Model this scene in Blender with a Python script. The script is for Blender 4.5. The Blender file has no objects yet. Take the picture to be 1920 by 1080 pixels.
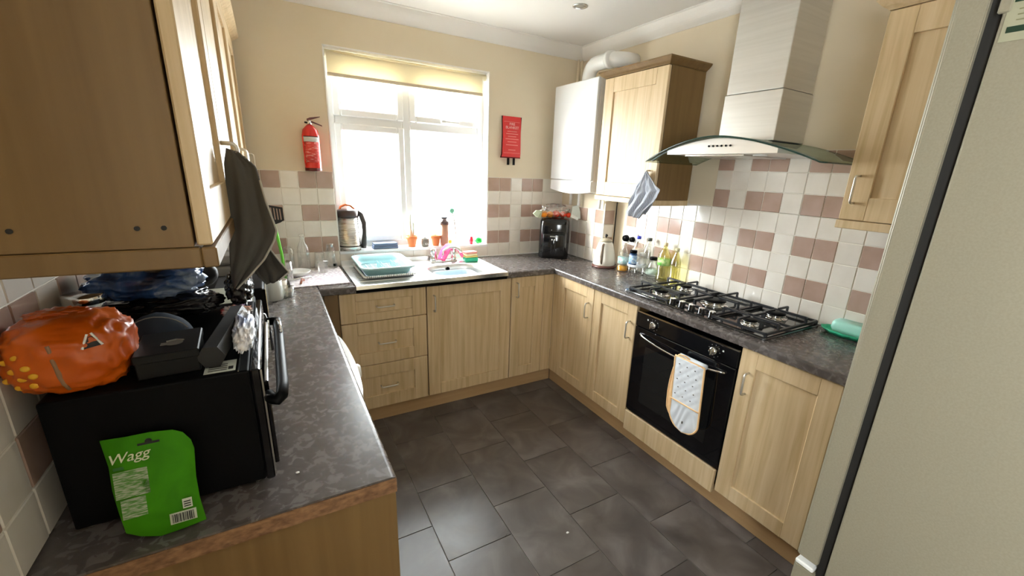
import bpy, bmesh, math, random
from mathutils import Vector, Matrix, noise
random.seed(7)
S = bpy.context.scene
C = S.collection
PI = math.pi
R = math.radians

# ------------------------------------------------------------------ camera
cd = bpy.data.cameras.new('camera'); cam = bpy.data.objects.new('camera', cd); C.objects.link(cam)
yaw, pit, rol, foc = .5359, -.2901, .0417, 793.46
fw = Vector((math.sin(yaw)*math.cos(pit), math.cos(yaw)*math.cos(pit), math.sin(pit)))
r0 = Vector((math.cos(yaw), -math.sin(yaw), 0)); u0 = r0.cross(fw)
rr = r0*math.cos(rol)+u0*math.sin(rol); uu = -r0*math.sin(rol)+u0*math.cos(rol)
M = Matrix((rr, uu, -fw)).transposed().to_4x4(); M.translation = Vector((.4064, -2.9893, 1.5597))
cam.matrix_world = M
cd.sensor_width = 36; cd.lens = foc*36/1920
cd.shift_x = -(979.44-960)/1920; cd.shift_y = (559.05-540)/1920
cd.clip_start = .02
S.camera = cam

# ------------------------------------------------------------------ world, sun, exposure
w = bpy.data.worlds.new('world'); S.world = w; w.use_nodes = True
bg = w.node_tree.nodes['Background']; bg.inputs[0].default_value = (.93, .96, 1.0, 1); bg.inputs[1].default_value = 9.0
sd = bpy.data.lights.new('sun', 'SUN'); sun = bpy.data.objects.new('sun', sd); C.objects.link(sun)
sd.energy = 2.6; sd.angle = R(22); sd.color = (1, .95, .86)
sun.rotation_euler = Vector((.80, -.50, -.24)).to_track_quat('-Z', 'Y').to_euler()
def portal(name, loc, rot, sx, sy):
    l = bpy.data.lights.new(name, 'AREA'); l.shape = 'RECTANGLE'; l.size = sx; l.size_y = sy
    l.cycles.is_portal = True
    o = bpy.data.objects.new(name, l); C.objects.link(o); o.location = loc; o.rotation_euler = rot
portal('window_portal', (1.30, .19, 1.61), (R(-90), 0, 0), 1.1, 1.24)
portal('added_window_portal', (-.11, -3.70, 1.5), (0, R(-90), 0), 1.1, .5)  # sampling portal for the added side window
S.view_settings.view_transform = 'Standard'; S.view_settings.look = 'None'
S.view_settings.gamma = 1; S.view_settings.use_curve_mapping = False
S.view_settings.exposure = 2.1
S.cycles.max_bounces = 12; S.cycles.diffuse_bounces = 8

# ------------------------------------------------------------------ materials
def mat(name, col, rough=.5, metal=0, spec=.5, **k):
    m = bpy.data.materials.new(name); m.use_nodes = True
    b = m.node_tree.nodes['Principled BSDF']
    b.inputs['Base Color'].default_value = (*col, 1); b.inputs['Roughness'].default_value = rough
    b.inputs['Metallic'].default_value = metal; b.inputs['Specular IOR Level'].default_value = spec
    for a, v in k.items(): b.inputs[a.replace('_', ' ')].default_value = v
    return m
def nd(m, t, **k):
    n = m.node_tree.nodes.new(t)
    for a, v in k.items():
        if hasattr(n, a): setattr(n, a, v)
        else: n.inputs[a.replace('_', ' ')].default_value = v
    return n
def noisy(m, cols, scale=(1, 1, 1), ns=5, detail=6, dist=0, bump=0, rough=None, stops=None, seed=0):
    """colour ramp over stretched noise in object space, optional bump"""
    t = m.node_tree; b = t.nodes['Principled BSDF']
    tc = nd(m, 'ShaderNodeTexCoord'); mp = nd(m, 'ShaderNodeMapping'); mp.inputs['Scale'].default_value = scale
    oi = nd(m, 'ShaderNodeObjectInfo'); vm = nd(m, 'ShaderNodeVectorMath', operation='SCALE'); vm.inputs['Scale'].default_value = 13
    cx = nd(m, 'ShaderNodeCombineXYZ')
    for q in range(3): t.links.new(oi.outputs['Random'], cx.inputs[q])
    t.links.new(cx.outputs[0], vm.inputs[0])
    t.links.new(tc.outputs['Object'], mp.inputs['Vector']); t.links.new(vm.outputs[0], mp.inputs['Location'])
    n = nd(m, 'ShaderNodeTexNoise', Scale=ns, Detail=detail, Distortion=dist)
    t.links.new(mp.outputs[0], n.inputs['Vector'])
    rp = nd(m, 'ShaderNodeValToRGB'); e = rp.color_ramp.elements
    stops = stops or [.3+.4*i/(len(cols)-1) for i in range(len(cols))]
    while len(e) < len(cols): e.new(.5)
    for q, (s, c) in enumerate(zip(stops, cols)): e[q].position = s; e[q].color = (*c, 1)
    t.links.new(n.outputs['Fac'], rp.inputs[0]); t.links.new(rp.outputs[0], b.inputs['Base Color'])
    if bump:
        bp = nd(m, 'ShaderNodeBump', Strength=bump, Distance=.002)
        t.links.new(n.outputs['Fac'], bp.inputs['Height']); t.links.new(bp.outputs[0], b.inputs['Normal'])
    if rough:
        mr = nd(m, 'ShaderNodeMapRange'); mr.inputs['To Min'].default_value = rough[0]; mr.inputs['To Max'].default_value = rough[1]
        t.links.new(n.outputs['Fac'], mr.inputs['Value']); t.links.new(mr.outputs[0], b.inputs['Roughness'])
    return m
W1, W2, W3 = (.52, .375, .20), (.62, .465, .275), (.68, .53, .34)

wood_v = noisy(mat('oak_laminate', W2, .42), [W1, W2, W3], (26, 26, 1.3), 1.6, 8, .6, .12)
wood_h = noisy(mat('oak_laminate_crosswise', W2, .42), [W1, W2, W3], (1.3, 26, 26), 1.6, 8, .6, .12)
wood_shaded = noisy(mat('oak_laminate_shaded', W1, .5), [(.160, .090, .028), (.205, .122, .042)], (20, 20, 1.0), 1.6, 8, .5, .1)  # darker copy of the oak; shade away from the window is in the colour
wood_plinth = noisy(mat('oak_plinth', W1, .5), [(.44, .28, .135), (.50, .33, .17)], (1.2, 24, 24), 1.5, 6, .4)
chipboard = noisy(mat('bare_chipboard_edge', (.25, .13, .06), .8), [(.13, .06, .025), (.30, .16, .075)], (30, 30, 60), 2, 6, 0, .4)
wtop = noisy(mat('grey_marbled_laminate', (.13, .11, .105), .28), [(.062, .051, .047), (.100, .086, .081), (.175, .155, .150)], (1, 1, 1), 40, 3, .8, 0, (.19, .34), [.15, .5, .8])
slate = noisy(mat('slate_floor_tile', (.07, .06, .055), .5), [(.060, .050, .046), (.094, .080, .074), (.15, .132, .126)], (1, 1, 1), 5, 9, .9, .12, (.22, .46))
grout_dark = mat('pale_floor_grout', (.24, .215, .19), .8)
paint = noisy(mat('cream_wall_paint', (.72, .63, .48), .7), [(.71, .615, .46), (.74, .65, .50)], (1, 1, 1), 3, 3)
white_paint = mat('white_ceiling_paint', (.82, .80, .77), .7)
tile_cream = noisy(mat('cream_glazed_tile', (.76, .71, .64), .12), [(.72, .67, .60), (.80, .76, .70)], (1, 1, 1), 9, 3, 0, .25)
tile_brown = noisy(mat('pinkish_brown_glazed_tile', (.47, .33, .27), .12), [(.40, .275, .22), (.48, .345, .29)], (1, 1, 1), 9, 3, 0, .25)
grout = mat('white_tile_grout', (.80, .76, .68), .8)
upvc = mat('white_upvc', (.86, .87, .88), .25)
white_gloss = mat('white_enamel', (.84, .86, .87), .15)
boiler_side = mat('white_boiler_casing', (.78, .76, .72), .3)
steel = noisy(mat('brushed_steel', (.62, .60, .57), .28, 1), [(.56, .54, .51), (.68, .66, .63)], (2, 2, 60), 3, 5, 0, .05, (.2, .36))
steel_bright = mat('polished_steel', (.75, .75, .74), .14, 1)
sink_steel = noisy(mat('sink_steel', (.82, .82, .82), .3, .9), [(.76, .76, .76), (.88, .88, .88)], (1, 1, 1), 8, 4, 0, .03, (.26, .42))
nickel = mat('brushed_nickel', (.68, .65, .59), .38, .85)
hood_steel = noisy(mat('warm_grey_steel', (.60, .58, .54), .38, .75), [(.56, .54, .50), (.62, .60, .56)], (1, 1, 40), 2, 4)
black_gloss = mat('black_gloss', (.006, .006, .007), .08)
black_glass = mat('black_oven_glass', (.004, .004, .005), .05)
black_satin = mat('black_satin', (.003, .003, .0035), .45, 0, .08)
black_matt = mat('black_matt', (.010, .010, .011), .6)
iron = mat('cast_iron', (.015, .016, .019), .4)
hob_glass = mat('dark_mirror_hob', (.10, .10, .10), .07, .85)
fridge_m = noisy(mat('champagne_silver_fridge', (.5, .45, .34), .42, .1), [(.265, .238, .172), (.295, .268, .198)], (1, 1, 1), 260, 2)
gasket = mat('dark_gasket', (.010, .009, .008), .6)
red = mat('red_enamel', (.62, .02, .012), .25)
red_fabric = mat('red_vinyl', (.66, .03, .03), .45)
red_label = noisy(mat('red_white_label', (.7, .1, .06), .5), [(.60, .03, .02), (.66, .06, .04), (.85, .55, .5)], (1, 1, 3), 40, 2, 0, 0, None, [.35, .55, .7])
grey_label = mat('grey_label', (.55, .57, .54), .5)
terracotta = mat('terracotta', (.68, .20, .06), .7)
orange_m = mat('orange_peel', (.90, .28, .01), .4)
tomato_m = mat('red_skin', (.85, .06, .015), .3)
aqua = mat('aqua_plastic', (.27, .50, .54), .4)
aqua_pale = mat('pale_aqua_plastic', (.50, .72, .75), .35)
mint = mat('mint_plastic', (.42, .80, .70), .3, Subsurface_Weight=.15, Subsurface_Radius=(.02, .02, .02))
green_plastic = mat('green_plastic', (.04, .50, .28), .3)
lime = mat('lime_green', (.16, .62, .05), .45)
pouch_green = noisy(mat('green_pouch', (.06, .38, .012), .6, 0, .15), [(.030, .175, .001), (.048, .25, .002)], (1, 1, 1), 18, 4, .5)
pouch_dark = mat('dark_green_print', (.015, .13, .012), .5)
pouch_print = noisy(mat('small_grey_print', (.2, .3, .14), .5), [(.07, .22, .03), (.36, .40, .30)], (20, 1, 120), 4, 4, 0, 0, None, [.42, .6])
paper = mat('white_paper', (.78, .78, .75), .6)
white_plastic = mat('white_plastic', (.82, .82, .80), .35)
grey_plastic = mat('grey_plastic', (.30, .30, .28), .4)
olive = mat('olive_grey_lid', (.30, .31, .24), .35)
bag_orange = noisy(mat('orange_carrier_bag', (.75, .13, .01), .28), [(.46, .066, .002), (.66, .13, .004)], (1, 1, 1), 7, 5, .5, .9)
bag_dots = mat('yellow_print', (.80, .42, .02), .35)
bag_black = noisy(mat('black_bin_bag', (.012, .012, .013), .22), [(.008, .008, .009), (.02, .02, .022)], (1, 1, 1), 14, 6, .8, .9)
pack_blue = noisy(mat('blue_shiny_pack', (.03, .06, .16), .2), [(.010, .016, .045), (.03, .08, .24), (.40, .50, .62)], (5, 2, 5), 2.4, 5, .8, .8, None, [.4, .55, .75])
navy = mat('navy_cloth', (.028, .045, .075), .8)
foil = noisy(mat('crumpled_foil', (.8, .8, .8), .22, .8), [(.6, .62, .66), (.9, .9, .92)], (1, 1, 1), 30, 5, 1, 1)
wrapper_w = noisy(mat('white_blue_wrapper', (.8, .8, .85), .55), [(.06, .14, .42), (.72, .76, .85), (.85, .80, .78)], (3, 1, 2), 6, 4, .6, .15, None, [.36, .44, .6])
wrapper_c = noisy(mat('white_red_wrapper', (.8, .6, .5), .3), [(.62, .03, .03), (.80, .78, .78), (.55, .16, .05), (.04, .1, .35)], (1, 1, 1), 16, 2, .4, .4, None, [.36, .45, .6, .68])
cloth_dark = mat('dark_grey_cloth', (.115, .108, .098), .95)
def weave(m, c1, c2, sc, ang=45):
    t = m.node_tree; tc = nd(m, 'ShaderNodeTexCoord'); mp = nd(m, 'ShaderNodeMapping'); mp.inputs['Rotation'].default_value = (0, 0, R(ang))
    wv = nd(m, 'ShaderNodeTexWave', Scale=sc, Distortion=.4); rp = nd(m, 'ShaderNodeValToRGB')
    rp.color_ramp.elements[0].color = (*c1, 1); rp.color_ramp.elements[1].color = (*c2, 1)
    t.links.new(tc.outputs['UV'], mp.inputs[0]); t.links.new(mp.outputs[0], wv.inputs[0]); t.links.new(wv.outputs['Fac'], rp.inputs[0])
    t.links.new(rp.outputs[0], t.nodes['Principled BSDF'].inputs['Base Color']); return m
cloth_waffle = weave(mat('ribbed_dark_grey_cloth', (.1, .1, .1), .95), (.055, .051, .045), (.125, .117, .105), 20)
cloth_stripe = weave(mat('grey_blue_striped_cloth', (.4, .4, .45), .9), (.20, .19, .19), (.55, .60, .70), 5.5, 0)
hem = mat('pale_hem', (.42, .40, .35), .9)
mitt_white = mat('white_quilting', (.70, .74, .80), .9)
mitt_peach = mat('peach_cotton', (.85, .55, .28), .9)
bee = mat('tiny_dark_print', (.10, .09, .08), .8)
mat_pink = noisy(mat('pale_pink_mat', (.72, .66, .68), .9), [(.58, .50, .56), (.80, .76, .77)], (1, 1, 1), 70, 0, 0, 0, None, [.45, .55])
blind_m = mat('cream_blind_fabric', (.80, .74, .58), .8, Transmission_Weight=0)
t = blind_m.node_tree; tl = t.nodes.new('ShaderNodeBsdfTranslucent'); tl.inputs[0].default_value = (.85, .78, .60, 1)
mx = t.nodes.new('ShaderNodeMixShader'); mx.inputs[0].default_value = .35
t.links.new(t.nodes['Principled BSDF'].outputs[0], mx.inputs[1]); t.links.new(tl.outputs[0], mx.inputs[2])
t.links.new(mx.outputs[0], t.nodes['Material Output'].inputs[0])
def clear(name, tint=(1, 1, 1), gl=.08, rough=.02, glc=(1, 1, 1), fres=True):
    """thin clear sheet: see-through with a surface sheen"""
    m = bpy.data.materials.new(name); m.use_nodes = True; t = m.node_tree; t.nodes.clear()
    o = t.nodes.new('ShaderNodeOutputMaterial'); a = t.nodes.new('ShaderNodeBsdfTransparent'); a.inputs[0].default_value = (*tint, 1)
    g = t.nodes.new('ShaderNodeBsdfGlossy'); g.inputs['Roughness'].default_value = rough; g.inputs[0].default_value = (*glc, 1)
    x = t.nodes.new('ShaderNodeMixShader')
    if fres:
        l = t.nodes.new('ShaderNodeLayerWeight'); l.inputs[0].default_value = .35
        ma = t.nodes.new('ShaderNodeMath'); ma.operation = 'MULTIPLY_ADD'; ma.inputs[1].default_value = .5; ma.inputs[2].default_value = gl
        t.links.new(l.outputs['Facing'], ma.inputs[0]); t.links.new(ma.outputs[0], x.inputs[0])
    else: x.inputs[0].default_value = gl
    t.links.new(a.outputs[0], x.inputs[1]); t.links.new(g.outputs[0], x.inputs[2]); t.links.new(x.outputs[0], o.inputs[0])
    return m
pane = clear('window_pane_glass', (.97, .99, .98), .04, .0, fres=False)
glassm = clear('clear_glassware', (.93, .94, .93), .10)
film = clear('clear_plastic_film', (.90, .92, .90), .18, .15)
canopy_glass = clear('smoked_green_hood_glass', (.40, .50, .44), .22, .05, (.8, .9, .85))
amber = clear('golden_oil_bottle', (.88, .84, .50), .12)
amber_pale = clear('pale_oil_bottle', (.92, .90, .60), .12)
rosy = clear('brown_tinted_plastic', (.62, .36, .25), .12)
yellow_liq = mat('orange_squash', (.85, .40, .02), .2)

# ------------------------------------------------------------------ helpers
def bm_(): return bmesh.new()
def link(name, bm, m, parent=None, smooth=False, loc=None):
    me = bpy.data.meshes.new(name); bm.normal_update(); bm.to_mesh(me); bm.free()
    for mm in (m if isinstance(m, (list, tuple)) else [m]): me.materials.append(mm)
    if smooth:
        for p in me.polygons: p.use_smooth = True
    o = bpy.data.objects.new(name, me); C.objects.link(o)
    if parent: o.parent = parent
    if loc: o.location = loc
    return o
def box(bm, x0, x1, y0, y1, z0, z1, bev=0, mi=0, seg=1):
    r = bmesh.ops.create_cube(bm, size=1)
    for v in r['verts']:
        v.co = Vector(((x0+x1)/2+v.co.x*(x1-x0), (y0+y1)/2+v.co.y*(y1-y0), (z0+z1)/2+v.co.z*(z1-z0)))
    fs = {f for v in r['verts'] for f in v.link_faces}
    for f in fs: f.material_index = mi
    if bev:
        es = list({e for v in r['verts'] for e in v.link_edges})
        bmesh.ops.bevel(bm, geom=es, offset=bev, segments=seg, affect='EDGES', profile=.5)
    return bm
def B(*a, **k): return box(bm_(), *a, **k)
def lathe(bm, prof, c=(0, 0, 0), n=24, axis='z'):
    rings = []
    for (r, z) in prof:
        ring = []
        for i in range(n):
            a = 2*PI*i/n; p = (r*math.cos(a), r*math.sin(a), z)
            if axis == 'y': p = (p[0], p[2], p[1])
            if axis == 'x': p = (p[2], p[0], p[1])
            ring.append(bm.verts.new(Vector(c)+Vector(p)))
        rings.append(ring)
    for a, b in zip(rings, rings[1:]):
        for i in range(n): bm.faces.new((a[i], a[(i+1) % n], b[(i+1) % n], b[i]))
    bm.faces.new(list(reversed(rings[0]))); bm.faces.new(rings[-1])
    bmesh.ops.recalc_face_normals(bm, faces=bm.faces)
    return bm
def cyl(r, z0, z1, c=(0, 0, 0), n=24, axis='z', bm=None): return lathe(bm or bm_(), [(r, z0), (r, z1)], c, n, axis)
def tube(bm, pts, r, n=8, closed=False):
    pts = [Vector(p) for p in pts]; rings = []; N = len(pts)
    up = Vector((0, 0, 1)); prev = None
    for i, p in enumerate(pts):
        a = pts[(i-1) % N] if (closed or i > 0) else p; b = pts[(i+1) % N] if (closed or i < N-1) else p
        d = (b-a).normalized()
        if prev is None:
            q = d.cross(up)
            if q.length < .1: q = d.cross(Vector((1, 0, 0)))
        else: q = prev-d*prev.dot(d)
        q.normalize(); prev = q; s = d.cross(q); rad = r[i] if isinstance(r, (list, tuple)) else r
        rings.append([bm.verts.new(p+q*rad*math.cos(2*PI*k/n)+s*rad*math.sin(2*PI*k/n)) for k in range(n)])
    rg = list(zip(rings, rings[1:]))+([(rings[-1], rings[0])] if closed else [])
    for a, b in rg:
        for k in range(n): bm.faces.new((a[k], a[(k+1) % n], b[(k+1) % n], b[k]))
    if not closed: bm.faces.new(list(reversed(rings[0]))); bm.faces.new(rings[-1])
    bmesh.ops.recalc_face_normals(bm, faces=bm.faces)
    return bm
def arc(c, r, a0, a1, n, f): return [f(c[0]+r*math.cos(a0+(a1-a0)*i/n), c[1]+r*math.sin(a0+(a1-a0)*i/n)) for i in range(n+1)]
def prism(pts, d, bm=None, bev=0):
    """extrude a closed 3-D outline along vector d"""
    bm = bm or bm_(); vs = [bm.verts.new(p) for p in pts]; f = bm.faces.new(vs)
    e = bmesh.ops.extrude_face_region(bm, geom=[f])
    nv = [g for g in e['geom'] if isinstance(g, bmesh.types.BMVert)]
    bmesh.ops.translate(bm, vec=Vector(d), verts=nv)
    if bev: bmesh.ops.bevel(bm, geom=list({x for v in vs+nv for x in v.link_edges}), offset=bev, segments=2, affect='EDGES')
    bmesh.ops.recalc_face_normals(bm, faces=bm.faces)
    return bm
def rrect(w, h, r, n=5, cx=0, cy=0):
    o = []
    for (sx, sy, a) in ((1, -1, -90), (1, 1, 0), (-1, 1, 90), (-1, -1, 180)):
        for i in range(n+1):
            t = R(a+90*i/n); o.append((cx+sx*(w/2-r)+r*math.cos(t), cy+sy*(h/2-r)+r*math.sin(t)))
    return o
def loft(loops, bm=None, cap0=True, cap1=True):
    bm = bm or bm_(); L = [[bm.verts.new(p) for p in lp] for lp in loops]; n = len(L[0])
    for a, b in zip(L, L[1:]):
        for i in range(n): bm.faces.new((a[i], a[(i+1) % n], b[(i+1) % n], b[i]))
    if cap0: bm.faces.new(list(reversed(L[0])))
    if cap1: bm.faces.new(L[-1])
    bmesh.ops.recalc_face_normals(bm, faces=bm.faces)
    return bm
def blob(c, rad, sub=4, amp=.15, fr=3, seed=0, flat=None, power=1, bm=None):
    b = bm or bm_(); r = bmesh.ops.create_icosphere(b, subdivisions=sub, radius=1)
    for v in r['verts']:
        d = v.co.normalized(); q = Vector([math.copysign(abs(x)**power, x) for x in d])
        k = 1+amp*noise.fractal(d*fr+Vector((seed, seed*2, 0)), 1, 2, 4)+amp*.5*abs(noise.noise(d*fr*2.5+Vector((seed, 5, 1))))
        p = Vector((q.x*rad[0]*k, q.y*rad[1]*k, q.z*rad[2]*k))
        if flat is not None and p.z < -flat: p.z = -flat
        v.co = Vector(c)+p
    return b
def thing(name, label, cat, loc=(0, 0, 0), rz=0, group=None):
    o = bpy.data.objects.new(name, None); C.objects.link(o); o.empty_display_size = .05
    o.location = loc; o.rotation_euler = (0, 0, rz); return tag(o, label, cat, group)
def tag(o, label, cat, group=None):
    o['label'] = label; o['category'] = cat
    if group: o['group'] = group
    return o
def struct(name, bm, m, label=None, smooth=False):
    o = link(name, bm, m, None, smooth); o['kind'] = 'structure'
    if label: o['label'] = label
    return o
def text(name, s, size, m, parent, loc, rot, ext=.0006, align='CENTER', shear=0, sx=1):
    cu = bpy.data.curves.new('lettering', 'FONT'); cu.body = s; cu.size = size; cu.align_x = align; cu.align_y = 'CENTER'; cu.extrude = ext; cu.shear = shear
    tmp = bpy.data.objects.new('lettering', cu); C.objects.link(tmp)
    me = bpy.data.meshes.new_from_object(tmp.evaluated_get(bpy.context.evaluated_depsgraph_get())); bpy.data.objects.remove(tmp)
    me.materials.clear(); me.materials.append(m); o = bpy.data.objects.new(name, me); C.objects.link(o); o.parent = parent
    o.location = loc; o.rotation_euler = rot; o.scale = (sx, 1, 1); return o

# ------------------------------------------------------------------ room dimensions
W = 2.643; YR = -4.7; H = 2.49; P_ = .0983; PV = .1; WT = .91
WX0, WX1, WZ0, WZ1 = .762, 1.838, 1.008, 2.222
# floor
fl = struct('floor', B(-.1, W+.1, YR-.1, .2, -.06, -.004), grout_dark, 'dark slate-look tiled kitchen floor')
offs = {0: -1.475, 1: -1.262, 2: -1.475, 3: -1.245, 4: -1.50, 5: -1.277, 6: -1.49}
xs = [-.02, .282, .58, .88, 1.178, 1.478, 1.785, 2.086]
tm = {}
for c in range(7):
    x0, x1 = xs[c], xs[c+1]; y = offs[c]+.4365*4
    while y > YR:
        ya, yb = max(y-.4365, YR), min(y, -.3)
        if yb-ya > .02 and not (x1 < .57 and yb > -2.1 and ya > -2.1):
            key = (round(x1-x0, 3), round(yb-ya, 3))
            if key not in tm:
                bm = B(-key[0]/2+.0016, key[0]/2-.0016, -key[1]/2+.0016, key[1]/2-.0016, -.006, 0, bev=.0008)
                o = link('tile', bm, slate, fl); tm[key] = o.data
            else:
                o = bpy.data.objects.new('tile', tm[key]); C.objects.link(o); o.parent = fl
            o.location = ((x0+x1)/2, (ya+yb)/2, random.uniform(-.0004, .0004))
        y -= .4365
for y in [-.5-.86*i for i in range(5)]:
    link('tile', B(2.088, 2.2, max(y-.857, YR), y, -.006, .0, bev=.0008), slate, fl)
link('tile', B(2.206, W, YR, -2.42, -.006, 0), slate, fl)
struct('ceiling', B(-.1, W+.1, YR-.1, .2, H, H+.08), white_paint)
bm = bm_()
for a in ((-3.45, .2, -.06, H), (YR-.1, -3.95, -.06, H), (-3.95, -3.45, -.06, .95), (-3.95, -3.45, 2.05, H)): box(bm, -.12, -.003, a[0], a[1], a[2], a[3])  # left wall, opened for the added side window
wl = struct('wall_left', bm, paint)
wr = struct('wall_right', B(W+.003, W+.12, YR-.1, .2, -.06, H), paint)
bm = bm_()
for a in ((-.12, WX0, .003, .2, -.06, H), (WX1, W+.12, .003, .2, -.06, H), (WX0, WX1, .003, .2, -.06, WZ0-.02), (WX0, WX1, .003, .2, WZ1, H)): box(bm, *a)
wb = struct('wall_back', bm, paint)
struct('wall_rear', B(-.12, W+.12, YR-.12, YR, -.06, H), paint)
bm = bm_()
for a in ((-3.95, -3.91, .95, 2.05), (-3.49, -3.45, .95, 2.05), (-3.91, -3.49, .95, .99), (-3.91, -3.49, 2.01, 2.05)): box(bm, -.10, -.05, a[0], a[1], a[2], a[3], bev=.004)
d1 = struct('added_window', bm, upvc, 'added unseen side window behind the camera, brightening the right-hand units'); link('pane', B(-.08, -.075, -3.91, -3.49, .99, 2.01), pane, d1)  # unseen window, added to brighten the right-hand units and fridge
# cove
def cove(name, pts, d): return struct(name, prism(pts, d), white_paint)
def cprof(f):
    c = [(0, 0), (0, -.087), (.004, -.087)]+[(.010+.048*(i/8)**1.0+.006*math.sin(PI*i/8), -.080+.072*(i/8)-.006*math.sin(PI*i/8)) for i in range(9)]+[(.065, -.004), (.065, 0)]
    return [f(a, b) for a, b in c]
cove('trim_1', cprof(lambda a, b: (-.0, -a+.003, H+b)), (W, 0, 0))
cove('trim_2', cprof(lambda a, b: (W+.003-a, YR, H+b)), (0, -YR, 0))
cove('trim_3', cprof(lambda a, b: (a-.003, YR, H+b)), (0, -YR, 0))

# wall tiles -----------------------------------------------------------------
tmesh = {}
def tile(parent, col, f, wu, wv, brown):
    """f(u,v) = centre, orientation chosen by 'col'"""
    key = (col, round(wu, 4), round(wv, 4), brown)
    if key not in tmesh:
        g = .0016; t = .0055
        a, b = wu/2-g, wv/2-g
        bm = {'b': lambda: B(-a, a, -t, 0, -b, b, bev=.0018), 'r': lambda: B(-t, 0, -a, a, -b, b, bev=.0018), 'l': lambda: B(0, t, -a, a, -b, b, bev=.0018),
              'f': lambda: B(-t, 0, -a, a, -b, b, bev=.0018)}[col]()
        o = link('tile', bm, tile_brown if brown else tile_cream, parent); tmesh[key] = o.data
    else:
        o = bpy.data.objects.new('tile', tmesh[key]); C.objects.link(o); o.parent = parent
    o.location = f
    e = R(.35); o.rotation_euler = (random.uniform(-e, e), 0, random.uniform(-e, e))
isb = lambda k, j: (j % 2 == 1) and (k % 3 != 2)      # k column from an edge, j row from 0
Z0 = WT+.002
def zr(j): return WT+PV*(j+.5)
for j in range(6):
    for k in range(8):                                   # left of the window
        x1 = WX0-k*P_; x0 = max(x1-P_, 0.004)
        if x1-x0 > .02: tile(wb, 'b', ((x0+x1)/2, .002, zr(j)), x1-x0, PV, isb(k, j))
    for k in range(5): tile(wb, 'b', (WX1+P_*(k+.5), .002, zr(j)), P_, PV, isb(k, j))
    tile(wb, 'b', ((WX1+P_*5+2.527)/2, .002, zr(j)), 2.527-WX1-P_*5, PV, isb(5, j)) if j < 5 else None
for k in range(11): tile(wb, 'b', (WX0+P_*(k+.5)-.002, .002, WT+.046), P_*.994, .088, False)
link('grout', B(.0, WX0, -.0005, .004, WT, WT+6*PV+.002), grout, wb); link('grout', B(WX1, 2.53, -.0005, .004, WT, WT+6*PV+.002), grout, wb); link('grout', B(WX0, WX1, -.0005, .004, WT, WZ0-.02), grout, wb)
for k in range(-6, 20):                                  # right wall
    y0 = -1.2606-k*P_
    top = 8 if 1 <= k <= 12 else 5
    if y0-P_ < -3.3: break
    for j in range(top):
        tile(wr, 'r', (W+.001, y0-P_/2, zr(j)), P_, PV, isb(k+0, j))
link('grout', B(W-.0015, W+.004, -3.25, -.671, WT, WT+.502), grout, wr); link('grout', B(W-.0015, W+.004, -2.55, -1.36, WT+.5, WT+.802), grout, wr)
for k in range(28):                                      # left wall
    y0 = -.004-k*P_
    for j in range(5): tile(wl, 'l', (-.001, y0-P_/2, zr(j)), P_, PV, isb(k+2, j))
link('grout', B(-.004, .0015, -2.76, -.004, WT, WT+.502), grout, wl)
# pipe boxing in the corner
bx = struct('trim_4', B(2.533, W, -.55, .003, WT+.002, 1.43), paint, 'tiled pipe boxing in the corner beside the boiler')
link('grout', B(2.5315, 2.534, -.55, 0, WT+.002, WT+.402), grout, bx)
for j in range(4):
    for k in range(6):
        y1 = -.55+k*P_; y2 = min(y1+P_, -.008)
        if y2-y1 > .02: tile(bx, 'r', (2.532, (y1+y2)/2, zr(j)), y2-y1, PV, isb(k+1, j))
    tile(bx, 'b', (2.528+.049, -.551, zr(j)), P_*.96, PV, j % 2 == 1)
link('edge_trim', B(2.524, 2.531, -.558, -.548, WT+.002, 1.36, bev=.002), white_plastic, bx)
link('edge_trim', B(2.6375, 2.6425, -.5565, -.5515, WT+.002, 1.415), gasket, bx, )['label'] = 'dark gap strip'

# window --------------------------------------------------------------------
bm = bm_(); y0, y1 = .095, .16
def fr(a, b, c, d, yy0=y0, yy1=y1, bev=.006): box(bm, a, b, yy0, yy1, c, d, bev=bev)
mx_ = 1.262; tz = 1.83
fr(WX0, WX0+.05, WZ0, WZ1); fr(WX1-.05, WX1, WZ0, WZ1); fr(WX0+.05, WX1-.05, WZ0, WZ0+.05); fr(WX0+.05, WX1-.05, WZ1-.05, WZ1)
fr(mx_-.03, mx_+.03, WZ0+.05, WZ1-.05); fr(WX0+.05, mx_-.03, tz-.03, tz+.03); fr(mx_+.03, WX1-.05, tz-.03, tz+.03)
win = struct('window_1', bm, upvc, 'white four-light window over the sink')
def sash(a, b, c, d, w_=.045):
    q = bm_()
    for r_ in ((a, a+w_, c, d), (b-w_, b, c, d), (a+w_, b-w_, c, c+w_), (a+w_, b-w_, d-w_, d)): box(q, r_[0], r_[1], .078, .13, r_[2], r_[3], bev=.007)
    s = link('sash', q, upvc, win); link('pane', B(a+w_-.004, b-w_+.004, .108, .114, c+w_-.004, d-w_+.004), pane, s); return s
L0, L1, R0, R1 = WX0+.05, mx_-.03, mx_+.03, WX1-.05
sash(L0-.01, L1+.01, WZ0+.045, tz-.02); sash(L0-.01, L1+.01, tz+.022, WZ1-.045); sash(R0-.01, R1+.01, tz+.022, WZ1-.045)
link('pane', B(R0-.004, R1+.004, .12, .126, WZ0+.046, tz-.026), pane, win)
hd = link('window_handle', B(1.50, 1.54, .055, .08, tz+.032, tz+.055, bev=.005, seg=2), white_plastic, win); 
bm = B(1.53, 1.63, .05, .064, tz+.036, tz+.05, bev=.005, seg=2); link('window_handle', bm, white_plastic, win)
bm = bm_(); fr(WX0, WX1, WZ0-.02, WZ0+.0, -.012, .1, .004); link('window_sill', bm, white_gloss, win)
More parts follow.
